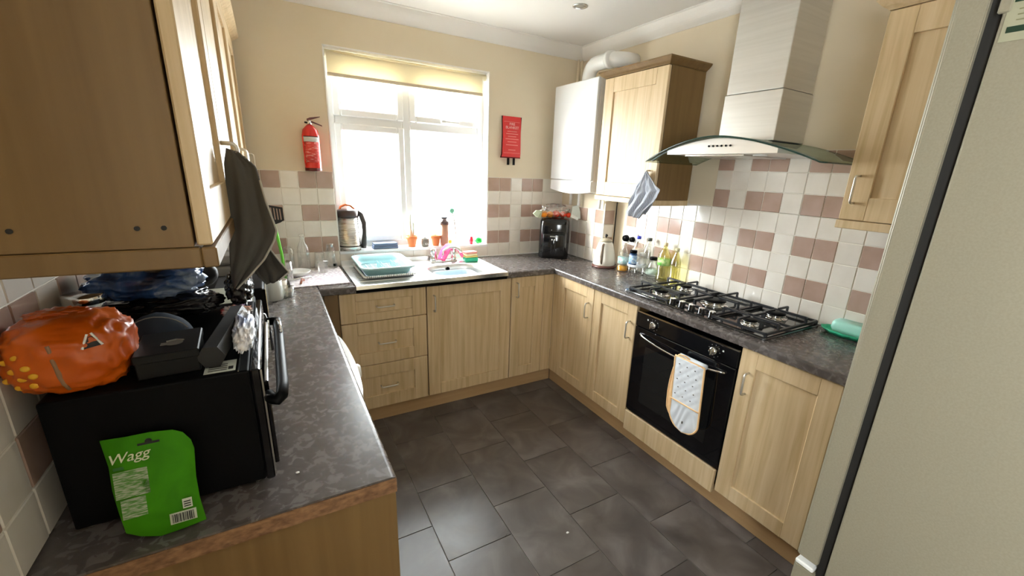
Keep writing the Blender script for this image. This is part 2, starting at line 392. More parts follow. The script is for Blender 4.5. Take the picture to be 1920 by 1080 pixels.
link('reveal', box(box(box(bm_(), WX0-.001, WX0+.006, .0, .1, WZ0, WZ1), WX1-.006, WX1+.001, 0, .1, WZ0, WZ1), WX0, WX1, 0, .1, WZ1-.006, WZ1+.001), white_paint, win)
# blind
bl = thing('roller_blind', 'cream roller blind pulled a little way down over the window', 'blind', (0, 0, 0))
link('blind_tube', lathe(bm_(), [(.02, WX0+.012), (.02, WX1-.012)], (0, .045, 2.188), 20, 'x'), blind_m, bl, True)
link('blind_fabric', B(WX0+.02, WX1-.045, .0225, .0245, 2.075, 2.19), blind_m, bl)
link('bottom_bar', B(WX0+.018, WX1-.043, .017, .030, 2.062, 2.082, bev=.003), mat('blind_hem', (.62, .52, .38), .7), bl)
link('bracket', B(WX0+.007, WX0+.012, .02, .07, 2.165, 2.212), white_plastic, bl); link('bracket', B(WX1-.012, WX1-.007, .02, .07, 2.165, 2.212), white_plastic, bl)

# ------------------------------------------------------------------ cabinets
def dhandle(name, parent, p, L_=.1, vert=True, m=nickel, out=.03, r=.0048):
    x, y, z = p; q = L_/2; c = .012
    pts = [(0, 0, -q), (0, -out+c, -q)]+[(0, -out+c-c*math.sin(a), -q+c-c*math.cos(a)) for a in (PI/6, PI/3, PI/2)]
    pts = pts+[(a, b, -z_) for a, b, z_ in reversed(pts)]
    pts = [(x, y+b, z+z_) if vert else (x+z_, y+b, z) for _, b, z_ in pts]
    return link(name, tube(bm_(), pts, r, 8), m, parent, True)
def shaker(parent, x0, x1, z0, z1, name='door', fw_=.075, hp=None, vert=True, m=wood_v, t=.02, flat=False):
    bm = bm_(); fz = min(fw_, (z1-z0)*.28)
    box(bm, x0, x0+fw_, 0, t, z0, z1, bev=.0026); box(bm, x1-fw_, x1, 0, t, z0, z1, bev=.0026)
    box(bm, x0+fw_-.0006, x1-fw_+.0006, .0004, t, z0, z0+fz, bev=.0014); box(bm, x0+fw_-.0006, x1-fw_+.0006, .0004, t, z1-fz, z1, bev=.0014)
    d = link(name, bm, m, parent)
    link('panel', B(x0+fw_-.002, x1-fw_+.002, .010, t-.001, z0+fz-.002, z1-fz+.002), m, d)
    if hp: dhandle('handle', d, (hp[0], 0, hp[1]), vert=vert)
    return d
def unit(name, label, cat, loc, rz, w_, h_, dep, group=None, side=wood_shaded):
    t_ = thing(name, label, cat, loc, rz, group)
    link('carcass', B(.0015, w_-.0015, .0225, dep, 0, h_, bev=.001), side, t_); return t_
ZB = .112; ZT = .866; HB = ZT-ZB
g = 'oak-effect base units'
# back run (front plane y=-.545)
t_ = unit('drawer_unit', 'oak-effect base unit with three stacked drawers left of the sink door', 'cabinet', (.672, -.545, ZB), 0, .498, HB, .54, None)
for (a, b) in ((.575, .752), (.298, .571), (.002, .294)):
    shaker(t_, .002, .496, a, b, 'drawer', .085, ((.25), (a+b)/2), False)
t_ = unit('base_cabinet', 'wide oak-effect base cabinet with one door under the sink bowl', 'cabinet', (1.173, -.545, ZB), 0, .594, .60, .54); shaker(t_, .002, .592, .002, .752, 'door', .08, (.045, .64))
t_ = unit('base_cabinet', 'narrow oak-effect base cabinet in the corner right of the sink cabinet', 'cabinet', (1.770, -.545, ZB), 0, .345, HB, .54); shaker(t_, .002, .262, .002, .752, 'door', .075, (.04, .665))
link('corner_post', B(.264, .350, .001, .022, .002, .752, bev=.001), wood_v, t_)
fp = link('filler_panel', B(.60, .670, -.543, -.523, ZB, ZT, bev=.001), wood_shaded); tag(fp, 'plain oak-effect filler strip between washing machine and drawers', 'panel')
# right run (front plane x=2.12)
RZ = -PI/2
t_ = unit('base_cabinet', 'oak-effect base cabinet on the right wall nearest the inner corner', 'cabinet', (2.12, -.575, ZB), RZ, .42, HB, .5)
link('corner_post', B(-.031, .03, .001, .022, .002, .752, bev=.001), wood_v, t_); shaker(t_, .032, .418, .002, .752, 'door', .07, (.375, .60))
t_ = unit('base_cabinet', 'oak-effect base cabinet just left of the oven', 'cabinet', (2.12, -.997, ZB), RZ, .376, HB, .5); shaker(t_, .002, .374, .002, .752, 'door', .07, (.333, .60))
t_ = unit('base_cabinet', 'oak-effect base cabinet right of the oven, next to the fridge', 'cabinet', (2.12, -2.003, ZB), RZ, .398, HB, .5); shaker(t_, .002, .396, .002, .752, 'door', .075, (.052, .60))
# plinths
pb = thing('plinth', 'pale brown kickboard under the drawers and sink cabinets', 'plinth'); link('board', B(.60, 2.158, -.497, -.480, 0, .111, bev=.001), wood_plinth, pb)
pr = thing('plinth', 'pale brown kickboard under the oven and right-hand cabinets', 'plinth'); link('board', B(2.162, 2.178, -2.50, -.497, 0, .111, bev=.001), noisy(mat('oak_plinth_long', W1, .5), [(.44, .28, .135), (.50, .33, .17)], (24, 1.2, 24), 1.5, 6, .4), pr)
# worktops
def wedge(bm, x0, x1, y0, y1, bev_edge=None):
    """slab with a rolled front edge on the given side"""
    r = .014; z0, z1 = .87, WT
    prof = [(0, z0+.004), (.003, z0)]; 
    return box(bm, x0, x1, y0, y1, z0, z1)
def slab(x0, x1, y0, y1, side, m=wtop):
    r = .012; z0, z1 = .87, WT
    cs = [(0-0, z0+.004)]+[(r-r*math.cos(a), z1-r+r*math.sin(a)) for a in [PI/2*i/5 for i in range(6)]]
    if side == 'x1': pts = [(x1-a, y0, z) for a, z in cs]+[(x0, y0, z1), (x0, y0, z0), (x1-.006, y0, z0)]; d = (0, y1-y0, 0)
    if side == 'x0': pts = [(x0+a, y0, z) for a, z in cs]+[(x1, y0, z1), (x1, y0, z0), (x0+.006, y0, z0)]; d = (0, y1-y0, 0)
    if side == 'y0': pts = [(x0, y0+a, z) for a, z in cs]+[(x0, y1, z1), (x0, y1, z0), (x0, y0+.006, z0)]; d = (x1-x0, 0, 0)
    return prism(pts, d)
wl_ = thing('worktop', 'grey marbled laminate worktop along the left wall with a bare chipboard end', 'worktop')
link('slab', slab(.0, .580, -2.190, -.002, 'x1'), wtop, wl_); link('slab', slab(.5805, .763, -.566, -.002, 'y0'), wtop, wl_)
link('bare_edge', B(.001, .578, -2.1925, -2.1905, .871, .906), chipboard, wl_)
wr_ = thing('worktop', 'grey marbled laminate worktop along the right wall carrying the hob', 'worktop')
link('slab', slab(2.103, W-.004, -2.60, -.002, 'x0'), wtop, wr_); link('slab', slab(1.722, 2.1025, -.566, -.002, 'y0'), wtop, wr_)
link('sealant', B(1.74, 2.53, -.012, -.003, WT, WT+.006), white_plastic, wr_); link('sealant', B(W-.014, W-.0085, -2.58, -.67, WT, WT+.006), white_plastic, wr_)
ep = link('end_panel', B(.0, .578, -2.180, -2.162, 0, .869, bev=.001), wood_shaded); tag(ep, 'oak-effect end panel below the near end of the left worktop', 'panel')
# washing machine
wm = thing('washing_machine', 'white washing machine bulging out under the left worktop', 'washing machine', (.0, -1.71, 0))
link('body', B(.03, .592, .0, .59, .02, .855, bev=.008, seg=2), white_gloss, wm)
def bulge(z0, z1, out, y0=.005, y1=.585):
    pts = [(.59, y0, z0), (.59, y1, z0)]+[(.592+out*math.sin(PI*i/14)**.6, y1-(y1-y0)*i/14, z0) for i in range(15)]
    return prism(pts, (0, 0, z1-z0))
link('control_panel', bulge(.72, .852, .022), white_gloss, wm, False); link('front_panel', bulge(.06, .715, .016), white_gloss, wm)
link('knob', lathe(bm_(), [(.03, 0), (.03, .018), (.024, .026)], (.612, .33, .786), 24, 'x'), white_plastic, wm, True)
link('door_ring', lathe(bm_(), [(.17, 0), (.17, .02), (.14, .035), (.12, .02)], (.60, .29, .40), 32, 'x'), grey_plastic, wm, True)
# other left base units hidden under worktop
t_ = unit('base_cabinet', 'oak-effect base cabinet at the near end of the left worktop', 'cabinet', (.56, -2.158, ZB), PI/2, .43, HB, .55); shaker(t_, .002, .428, .002, .752, 'door', .07, (.39, .6))

# wall cabinets
def cornice(parent, w_, dep, z, m=wood_v, out=.032, hh=.036, ends=(1, 1)):
    a, b = ends
    l0 = [(0, 0, z), (w_, 0, z), (w_, dep, z), (0, dep, z)]
    f_ = lambda k, zz: [(-a*k, -k, zz), (w_+b*k, -k, zz), (w_+b*k, dep, zz), (-a*k, dep, zz)]
    return link('cornice', loft([l0, f_(.004, z+.004), f_(.016, z+.012), f_(out, z+hh-.008), f_(out, z+hh)]), m, parent)
def rail(parent, w_, dep, m=wood_v, ends=(1, 1)):
    q = box(bm_(), -.002, w_+.002, -.004, .016, -.032, -.001, bev=.002)
    if ends[0]: box(q, -.002, .016, .0165, dep, -.032, -.001, bev=.002)
    if ends[1]: box(q, w_-.016, w_+.002, .0165, dep, -.032, -.001, bev=.002)
    return link('light_rail', q, m, parent)
# right wall, next to boiler
t_ = unit('wall_cabinet', 'oak-effect wall cabinet between boiler and hood with a striped cloth on its handle', 'cabinet', (2.335, -.662, 1.43), RZ, .524, .715, .3)
shaker(t_, .003, .521, .002, .713, 'door', .085, (.47, .115)); cornice(t_, .524, .3, .716, wood_shaded); rail(t_, .524, .3, wood_v)
t_ = unit('wall_cabinet', 'oak-effect wall cabinet above the soap dish, half hidden by the fridge', 'cabinet', (2.335, -2.150, 1.43), RZ, .40, .715, .3, None, wood_v)
shaker(t_, .003, .397, .002, .713, 'door', .085, (.04, .115)); cornice(t_, .40, .3, .716, wood_v); rail(t_, .40, .3, wood_v)
# left wall
ys = [(-2.19, -1.715), (-1.713, -1.155), (-1.153, -.605), (-.603, -.06)]
labs = ['oak-effect wall cabinet nearest the camera with a dark grey towel on its handle', 'second wall cabinet from the camera on the left wall', 'third wall cabinet from the camera on the left wall', 'left wall cabinet nearest the window']
for i, (a, b) in enumerate(ys):
    t_ = thing('wall_cabinet', labs[i], 'cabinet', (.322, a, 1.43), PI/2)
    wd = b-a; h_ = .72
    link('carcass', B(.0, wd, .0235, .32, 0, h_, bev=.001), wood_shaded, t_)
    shaker(t_, .002, wd-.002, .002, h_-.002, 'door', .08, ((wd-.045) if i in (0, 1, 3) else .045, .115))
    cornice(t_, wd, .3, h_+.001, wood_v, ends=(0, 1 if i == 3 else 0)); rail(t_, wd, .31, wood_shaded if i == 0 else wood_v, ends=(1 if i == 0 else 0, 1 if i == 3 else 0))
    if i == 0:
        for (yy, zz) in ((.055, .03), (.085, .03), (.21, .03), (.285, .032)): link('screw_hole', lathe(bm_(), [(.0035, -.0015), (.0035, .0)], (-.0, yy, zz), 10, 'x'), black_matt, t_)

# ------------------------------------------------------------------ boiler
bo = thing('boiler', 'tall white boiler on the wall beside the window corner', 'boiler', (0, 0, 0))
link('case', B(2.375, 2.63, -.575, -.078, 1.50, 2.175, bev=.006, seg=2), boiler_side, bo)
pts = [(-.58, 0), (-.074, 0)]
link('front_cover', B(2.350, 2.376, -.577, -.074, 1.515, 2.178, bev=.008, seg=3), white_gloss, bo)
low = [(2.352+.004*(1-math.cos(0)), -.576, 1.51), ]
pts = [(2.353, y, 1.512) for y in ()]
o = [( -.576+.501*i/12, 1.44-.022*math.sin(PI*i/12)) for i in range(13)]
link('lower_panel', prism([(2.355, y, z) for y, z in o]+[(2.355, -.075, 1.511), (2.355, -.576, 1.511)], (.27, 0, 0), bev=0), white_gloss, bo)
pf = bm_()
for (y, z0) in ((-.16, 1.36), (-.27, 1.38), (-.52, 1.39)): lathe(pf, [(.011, 1.32), (.011, 1.43)], (2.50, y, 0), 10)
link('pipe', pf, white_plastic, bo, True)
link('valve', lathe(bm_(), [(.018, 1.40), (.018, 1.44)], (2.50, -.60, -.02), 12), white_plastic, bo, True)
c_, r_ = (-.40, 2.215), .085
pts = [(2.47, -.315, 2.175)]+[(2.47, -.40+.085*math.cos(a), 2.215+.085*math.sin(a)) for a in [PI/2*i/8 for i in range(9)]]+[(2.47, -.50, 2.30), (2.50, -.565, 2.30), (2.56, -.59, 2.30), (2.638, -.59, 2.30)]
link('flue', tube(bm_(), pts, .048, 20), white_plastic, bo, True)
link('flue_collar', lathe(bm_(), [(.056, 2.174), (.056, 2.195)], (2.47, -.315, 0), 20), white_plastic, bo, True)
link('flue_collar', lathe(bm_(), [(.055, -.55), (.055, -.52)], (2.47, 0, 2.30), 20, 'y'), white_plastic, bo, True)
pp = bm_()
for x in (2.578, 2.612): lathe(pp, [(.009, 1.44), (.009, 2.40)], (x, -.035, 0), 10)
tag(link('corner_pipes', pp, paint, None, True), 'pair of cream painted pipes rising in the corner behind the boiler', 'pipe')

# ------------------------------------------------------------------ cooker hood
ho = thing('cooker_hood', 'stainless chimney cooker hood with a curved glass canopy', 'cooker hood', (0, -1.653, 0))
link('chimney', B(2.393, 2.640, -.143, .143, 1.74, 1.955, bev=.004, seg=2), hood_steel, ho)
link('upper_chimney', B(2.397, 2.640, -.139, .139, 1.957, H-.002, bev=.004, seg=2), hood_steel, ho)
def gz(y): return 1.745-.108*(abs(y)/.445)**1.75
bm = bm_(); n = 32; rows = []
for sgn in (0, .006):
    g_ = []
    for i in range(n+1):
        y = -.445+.89*i/n; k = abs(y)/.445
        xf = 2.165+.05*k**2; z = gz(y)+sgn
        g_.append([bm.verts.new((xf+(2.638-xf)*q/6, y, z)) for q in range(7)])
    rows.append(g_)
for s in range(2):
    for i in range(n):
        for q in range(6):
            a = rows[s]; bm.faces.new((a[i][q], a[i+1][q], a[i+1][q+1], a[i][q+1]))
a, b = rows
for i in range(n): bm.faces.new((a[i][0], a[i+1][0], b[i+1][0], b[i][0])).material_index = 1; bm.faces.new((a[i][6], b[i][6], b[i+1][6], a[i+1][6]))
for q in range(6): bm.faces.new((a[0][q], a[0][q+1], b[0][q+1], b[0][q])).material_index = 1; bm.faces.new((a[n][q], a[n][q+1], b[n][q+1], b[n][q])).material_index = 1
bmesh.ops.recalc_face_normals(bm, faces=bm.faces)
link('glass_canopy', bm, [canopy_glass, mat('dark_glass_edge', (.02, .05, .04), .1)], ho, True)
pts = [(2.20, y, gz(y)-.003) for y in [.285-.57*i/20 for i in range(21)]]+[(2.20, -.285, 1.674), (2.20, .285, 1.674)]
link('hood_body', prism(pts, (.435, 0, 0)), mat('pale_brushed_steel', (.72, .71, .69), .3, .6), ho)
q = bm_()
for i in range(6): lathe(q, [(.0045, -.004), (.0045, 0)], (2.199, .04-.022*i, 1.708), 10, 'x')
link('button', q, black_satin, ho)
link('lamp', lathe(bm_(), [(.03, 1.669), (.03, 1.675)], (2.32, -.14, 0), 16), white_plastic, ho); link('filter', B(2.26, 2.60, -.10, .22, 1.668, 1.674), steel, ho)

# ------------------------------------------------------------------ oven
ov = thing('built_in_oven', 'black built-in electric oven under the hob', 'oven', (2.116, -1.378, .226), RZ)
wO = .620
link('oven_body', B(.004, wO-.004, .02, .50, .0, .60), black_satin, ov)
link('control_panel', B(0, wO, 0, .022, .530, .612, bev=.003), black_gloss, ov)
dr = link('oven_door', B(0, wO, 0, .022, .002, .526, bev=.003), black_glass, ov)
link('door_window', B(.09, wO-.09, -.001, .001, .09, .43, bev=.0004), mat('smoked_window', (.012, .012, .012), .03), dr)
pts = [(.045+.53*i/20, -.026*math.sin(PI*i/20)**.5-.004, .492-.022*math.sin(PI*i/20)) for i in range(21)]
link('oven_handle', tube(bm_(), pts, .0055, 8), steel_bright, dr, True)
link('trim_strip', B(0, wO, -.002, .006, .612, .620), steel_bright, ov)
for x in (.13, .50):
    k = link('knob', lathe(bm_(), [(.021, 0), (.020, -.012), (.015, -.02)], (x, 0, .571), 24, 'y'), steel_bright, ov, True)
    link('knob_grip', B(x-.004, x+.004, -.032, -.014, .555, .588, bev=.002), steel_bright, k)
q = bm_()
for x in (.13, .50):
    for a in range(0, 360, 40): 
        if a != 240: box(q, x+.03*math.cos(R(a))-.0012, x+.03*math.cos(R(a))+.0012, -.0008, .0002, .571+.03*math.sin(R(a))-.0012, .571+.03*math.sin(R(a))+.0012)
for x in (.085, .545): box(q, x-.004, x+.004, -.0008, .0002, .583, .591)
link('dial_mark', q, grey_label, ov)['kind'] = 'stuff'
link('badge', B(.24, .262, -.0012, .001, .455, .458), grey_label, dr)
fb = link('filler_panel', B(2.112, 2.128, -1.996, -1.380, .092, .218, bev=.0015), wood_v); tag(fb, 'pale oak-effect filler board under the oven, slightly loose', 'panel')
fb.rotation_euler = (0, 0, 0)

# ------------------------------------------------------------------ hob
hb = thing('gas_hob', 'five-burner gas hob with black pan supports set in the worktop', 'hob', (0, -1.64, WT))
o_ = rrect(.455, .862, .02, 4)
link('hob_plate', loft([[(2.385+x, y, .001) for x, y in o_], [(2.385+x, y, .006) for x, y in o_], [(2.385+x*.99, y*.995, .010) for x, y in o_]]), hob_glass, hb)
burn = [(2.275, .25, .040), (2.50, .265, .033), (2.405, .0, .058), (2.275, -.285, .033), (2.50, -.275, .045)]
for (x, y, r) in burn:
    b_ = link('burner', lathe(bm_(), [(r*1.25, .010), (r*1.2, .014), (r*.92, .016), (r*.90, .024), (r, .026), (r, .028)], (x, y, 0), 28), steel_bright, hb, True)
    link('burner_cap', lathe(bm_(), [(r*.96, .0285), (r*1.0, .031), (r*.93, .037), (r*.3, .038)], (x, y, 0), 28), black_satin, b_, True)
for i in range(5):
    k = link('knob', lathe(bm_(), [(.020, .010), (.0195, .012), (.017, .014), (.0165, .036), (.0145, .039)], (2.195, .098-.06*i, 0), 20), black_gloss, hb, True)
    link('knob_rim', lathe(bm_(), [(.0168, .0385), (.0150, .0415), (.010, .0418)], (2.195, .098-.06*i, 0), 20), steel_bright, k, True)
def bar(bm, p, q, t=.005): 
    p, q = Vector(p), Vector(q); d = (q-p); L_ = d.length; d.normalize(); n_ = d.cross(Vector((0, 0, 1)));
    if n_.length < .1: n_ = Vector((1, 0, 0))
    n_.normalize(); m_ = d.cross(n_)
    vs = [bm.verts.new(p+n_*a*t+m_*b*t) for a, b in ((-1, -1), (1, -1), (1, 1), (-1, 1))]; ws = [bm.verts.new(v.co+d*L_) for v in vs]
    bm.faces.new(vs[::-1]); bm.faces.new(ws)
    for i in range(4): bm.faces.new((vs[i], vs[(i+1) % 4], ws[(i+1) % 4], ws[i]))
def grate(y0, y1, bs, cut=None):
    bm = bm_(); xa, xb = 2.185, 2.598; zl, zt = .022, .052
    if cut: xa2 = 2.235
    A = [(xa, y0), (xb, y0), (xb, y1), (xa, y1)]
    if cut: A = [(2.24, y0), (xb, y0), (xb, y1), (2.24, y1)]
    for i in range(4): bar(bm, (*A[i], zl), (*A[(i+1) % 4], zl), .0055)
    for p in A: bar(bm, (*p, .011), (*p, zl), .0055)
    for (x, y, r) in bs:
        for (dx, dy) in ((1, 0), (-1, 0), (0, 1), (0, -1)):
            ex = (A[1][0] if dx > 0 else A[0][0]) if dx else x; ey = (max(y0, y1) if dy > 0 else min(y0, y1)) if dy else y
            if dx and len(bs) > 1 and (ex-x)*dx > .16: ex = x+dx*.112
            if dx and len(bs) > 1 and abs(ex-x) < .02: continue
            st = (ex, ey)
            e = (x+dx*r*.38, y+dy*r*.38)
            bar(bm, (*st, zl), (*st, zt), .0045); bar(bm, (*st, zt), (*e, zt), .0045)
    ym = (y0+y1)/2
    if len(bs) > 1: bar(bm, (2.39, y0, zl), (2.39, y1, zl), .005)
    bmesh.ops.recalc_face_normals(bm, faces=bm.faces)
    return link('pan_support', bm, iron, hb)
grate(.125, .405, burn[:2]); grate(-.135, .115, [burn[2]], True); grate(-.415, -.145, burn[3:])

# ------------------------------------------------------------------ fridge
fg = thing('fridge_freezer', 'tall champagne silver fridge freezer standing at the right edge', 'fridge', (1.5, -3.28, 0))
link('cabinet', B(0, .60, 0, .600, .02, 1.97, bev=.004, seg=2), fridge_m, fg)
link('gasket', B(.012, .588, .600, .620, .05, 1.95), gasket, fg)
def fdoor(z0, z1):
    pts = [(0, .620)]+[(.010-.010*math.cos(a), .660+.010*math.sin(a)) for a in [PI/2*i/4 for i in range(5)]]+[(.59+.010*math.sin(a), .660+.010*math.cos(a)) for a in [PI/2*i/4 for i in range(5)]]+[(.60, .620)]
    return prism([(x, y, z0) for x, y in pts], (0, 0, z1-z0), bev=.002)
df = link('fridge_door', fdoor(.632, 1.965), fridge_m, fg); dz = link('freezer_door', fdoor(.05, .600), fridge_m, fg)
link('door_pull', B(.002, .598, .625, .668, .601, .614, bev=.003), white_plastic, dz)
link('hinge_cover', B(.02, .09, .60, .66, 1.97, 1.99, bev=.003), gasket, fg)
link('hinge_pin', B(-.004, .004, .590, .606, 1.845, 1.99, bev=.002), fridge_m, fg)
el = link('energy_label', B(-.0015, 0, .50, .594, 1.80, 1.885), mat('pale_label', (.33, .32, .22), .5), fg)
q = bm_()
for (z, y0_, y1_, h) in ((1.873, .50, .588, .002), (1.862, .50, .565, .004), (1.847, .50, .580, .0016), (1.839, .50, .580, .0016), (1.831, .50, .580, .0016)): box(q, -.0022, -.0012, y0_, y1_, z-h/2, z+h/2)
link('print_line', q, mat('olive_print', (.20, .19, .10), .5), el)['kind'] = 'stuff'
q = box(bm_(), -.0024, -.0012, .562, .588, 1.813, 1.822); box(q, -.0024, -.0012, .576, .588, 1.858, 1.866); box(q, -.0024, -.0012, .50, .555, 1.811, 1.813); box(q, -.0024, -.0012, .50, .555, 1.819, 1.821)
link('dark_print', q, mat('dark_green_bar', (.01, .035, .018), .4), el)['kind'] = 'stuff'

# ------------------------------------------------------------------ sink
sk = thing('kitchen_sink', 'stainless steel sink with a drainer on its left and one bowl', 'sink', (0, 0, 0))
SX0, SX1, SY0, SY1 = .764, 1.721, -.574, -.018
bx0, bx1, by0, by1 = 1.255, 1.625, -.525, -.215
bcx, bcy = (bx0+bx1)/2, (by0+by1)/2
inner = rrect(bx1-bx0, by1-by0, .11, 7, bcx, bcy)
rect = []
for (x, y) in inner:
    dx, dy = x-bcx, y-bcy; s = min(((SX1-bcx) if dx > 0 else (bcx-1.19))/max(abs(dx), 1e-6), ((SY1-bcy) if dy > 0 else (bcy-SY0))/max(abs(dy), 1e-6)); rect.append((bcx+dx*s, bcy+dy*s))
# snap corners
for cx_, cy_ in ((SX1, SY1), (SX1, SY0), (1.19, SY0), (1.19, SY1)):
    k = min(range(len(rect)), key=lambda i: (rect[i][0]-cx_)**2+(rect[i][1]-cy_)**2); rect[k] = (cx_, cy_)
ZS = WT+.006
sc = lambda f, z: [(bcx+(x-bcx)*f, bcy+(y-bcy)*f, z) for x, y in inner]
deck = loft([[(x, y, ZS) for x, y in rect], sc(1.03, ZS), sc(1.0, ZS-.004), sc(.97, ZS-.03), sc(.93, ZS-.12), sc(.80, ZS-.145), sc(.2, ZS-.150)], cap0=False)
link('bowl', deck, sink_steel, sk, True)
q = box(bm_(), SX0, 1.19, SY0, SY1, ZS-.004, ZS); link('drainer', q, sink_steel, sk)
link('front_lip', prism([(SX0, SY0, ZS), (SX0, SY0-.006, ZS-.002), (SX0, SY0-.008, ZS-.024), (SX0, SY0-.004, ZS-.024), (SX0, SY0, ZS-.006)], (SX1-SX0, 0, 0)), steel_bright, sk)
link('rim', box(box(box(bm_(), SX0-.001, SX0+.008, SY0, SY1, ZS, ZS+.003), SX1-.008, SX1+.001, SY0, SY1, ZS, ZS+.003), SX0, SX1, SY1-.01, SY1+.012, ZS-.002, ZS+.030, bev=.002), sink_steel, sk)
q = bm_()
for i in range(9): box(q, .80+.0, 1.14, -.50+.048*i, -.488+.048*i, ZS, ZS+.003, bev=.001)
link('drainer_ridge', q, sink_steel, sk)
link('overflow', lathe(bm_(), [(.014, -.001), (.014, .001)], (1.43, by1-.010, ZS-.03), 14, 'y'), black_satin, sk)
link('underside', box(box(B(SX0+.01, SX1-.01, SY1-.02, SY1, .84, ZS-.008), SX0, 1.19, SY0+.01, SY1-.02, .868, ZS-.006), 1.19, SX1, SY0+.008, SY0+.02, .868, ZS-.006), black_satin, sk)
# washing-up bowl in it
wbw = thing('washing_up_bowl', 'pale blue plastic bowl sitting inside the sink', 'bowl', (1.43, -.375, .790))
o1 = rrect(.27, .20, .06, 6); L = lambda s, z, t=0: [(x*s+(0), y*s, z) for x, y in o1]
link('shell', loft([L(.8, .0), L(.95, .05), L(1.0, .095), L(1.05, .097), L(1.05, .094), L(.985, .092), L(.93, .05), L(.78, .006)], cap0=True, cap1=True), mat('pale_blue_plastic', (.55, .68, .76), .35), wbw, True)
# tap
tp = thing('mixer_tap', 'chrome mixer tap with two lever heads behind the sink bowl', 'tap', (1.435, -.125, ZS))
chrome = mat('chrome', (.80, .80, .80), .08, 1)
link('base', B(-.10, .10, -.022, .022, .0, .014, bev=.006, seg=2), chrome, tp, True)
for x in (-.075, .075):
    v_ = link('valve', lathe(bm_(), [(.022, .012), (.020, .03), (.015, .04), (.015, .062), (.020, .066), (.021, .095), (.014, .102)], (x, 0, 0), 20), chrome, tp, True)
link('spout', tube(bm_(), [(0, 0, .01), (0, 0, .05), (0, -.01, .085), (.03, -.05, .115), (.06, -.10, .118), (.075, -.13, .105), (.078, -.135, .085)], .011, 12), chrome, tp, True)
link('spout_nut', lathe(bm_(), [(.018, .01), (.018, .03), (.013, .036)], (0, 0, 0), 16), chrome, tp, True)
# pink cloth on the tap
def drape(name, rows, m, parent=None, thick=.002, nx=24, fold=0, ff=3, ax='y', hemm=None, ph=0, smooth=True):
    """cloth from rows of (left point, right point) from top to bottom; folds run down it, pushed along axis ax"""
    bm = bm_(); uvl = bm.loops.layers.uv.new('UVMap'); G = []; n = len(rows)
    for j, (a, b) in enumerate(rows):
        a, b = Vector(a), Vector(b); rw = []
        for i in range(nx+1):
            u = i/nx; p = a.lerp(b, u); k = fold*(.35+.65*min(1, 2*j/n))*(math.sin(ff*2*PI*u+ph+.5*math.sin(j*.5))+.4*math.sin(ff*4.3*PI*u+1+j*.2))
            setattr(p, ax, getattr(p, ax)+k); rw.append((bm.verts.new(p), (u*(b-a).length*10, j/n*3.3)))
        G.append(rw)
    for j in range(n-1):
        for i in range(nx):
            q = (G[j][i], G[j][i+1], G[j+1][i+1], G[j+1][i]); f = bm.faces.new([x[0] for x in q])
            for l, x in zip(f.loops, q): l[uvl].uv = x[1]
    o = link(name, bm, m, parent, smooth); s = o.modifiers.new('thickness', 'SOLIDIFY'); s.thickness = thick; s.offset = 0
    return o
def interp(keys, n):
    out = []; T = keys[-1][0]
    for j in range(n+1):
        t = T*j/n
        for (a, b) in zip(keys, keys[1:]):
            if a[0] <= t+1e-9 <= b[0]+1e-6 or b is keys[-1]:
                if t <= b[0]+1e-6:
                    k = (t-a[0])/(b[0]-a[0]); k = k*k*(3-2*k)*.5+k*.5
                    out.append((tuple(Vector(a[1]).lerp(Vector(b[1]), k)), tuple(Vector(a[2]).lerp(Vector(b[2]), k)))); break
    return out
pk = interp([(0, (1.50, -.035, .955), (1.60, -.035, .945)), (1, (1.495, -.05, 1.045), (1.575, -.055, 1.035)), (1.4, (1.49, -.085, 1.062), (1.57, -.085, 1.05)), (2, (1.485, -.17, 1.03), (1.60, -.17, 1.0)), (3, (1.475, -.205, .955), (1.62, -.20, .945))], 14)
pk = interp([(0, (1.40, -.098, .935), (1.43, -.17, .930)), (1, (1.43, -.09, 1.00), (1.46, -.17, .985)), (1.6, (1.47, -.085, 1.038), (1.49, -.155, 1.034)), (2.2, (1.515, -.085, 1.038), (1.53, -.155, 1.030)), (3, (1.56, -.085, .985), (1.565, -.16, .975)), (4, (1.585, -.09, .935), (1.605, -.165, .930))], 18)
tag(drape('dishcloth', pk, mat('pink_cloth', (.85, .10, .28), .85), None, .004, 12, .004, 2, 'y'), 'bright pink dishcloth draped over the tap', 'cloth')
sg = thing('sponge', 'green and yellow scouring sponge behind the sink bowl, under the pink one', 'sponge', (1.625, -.17, ZS))
link('scourer', B(-.05, .05, -.03, .03, .001, .032, bev=.006, seg=2), green_plastic, sg, True); link('foam', B(-.048, .048, -.028, .028, .0325, .044, bev=.004, seg=2), mat('yellow_foam', (.85, .68, .22), .9), sg)
sg = thing('sponge', 'pale sponge with a pink top lying on the green sponge', 'sponge', (1.622, -.168, ZS+.0445)); sg.rotation_euler = (0, 0, R(8))
link('foam', B(-.046, .046, -.028, .028, .0, .014, bev=.004, seg=2), mat('cream_foam', (.85, .76, .45), .9), sg); link('scourer', B(-.046, .046, -.028, .028, .0145, .030, bev=.004, seg=2), mat('coral_scourer', (.80, .33, .28), .8), sg)
tag(link('scrubbing_brush', box(lathe(bm_(), [(.022, 0), (.026, .03), (.016, .05), (.018, .06)], (1.385, -.062, ZS+.001), 16), 1.375, 1.395, -.07, -.055, ZS+.05, ZS+.075, bev=.004), mat('brown_wood', (.28, .13, .08), .6), None, True), 'small brown wooden dish brush behind the left tap', 'brush')

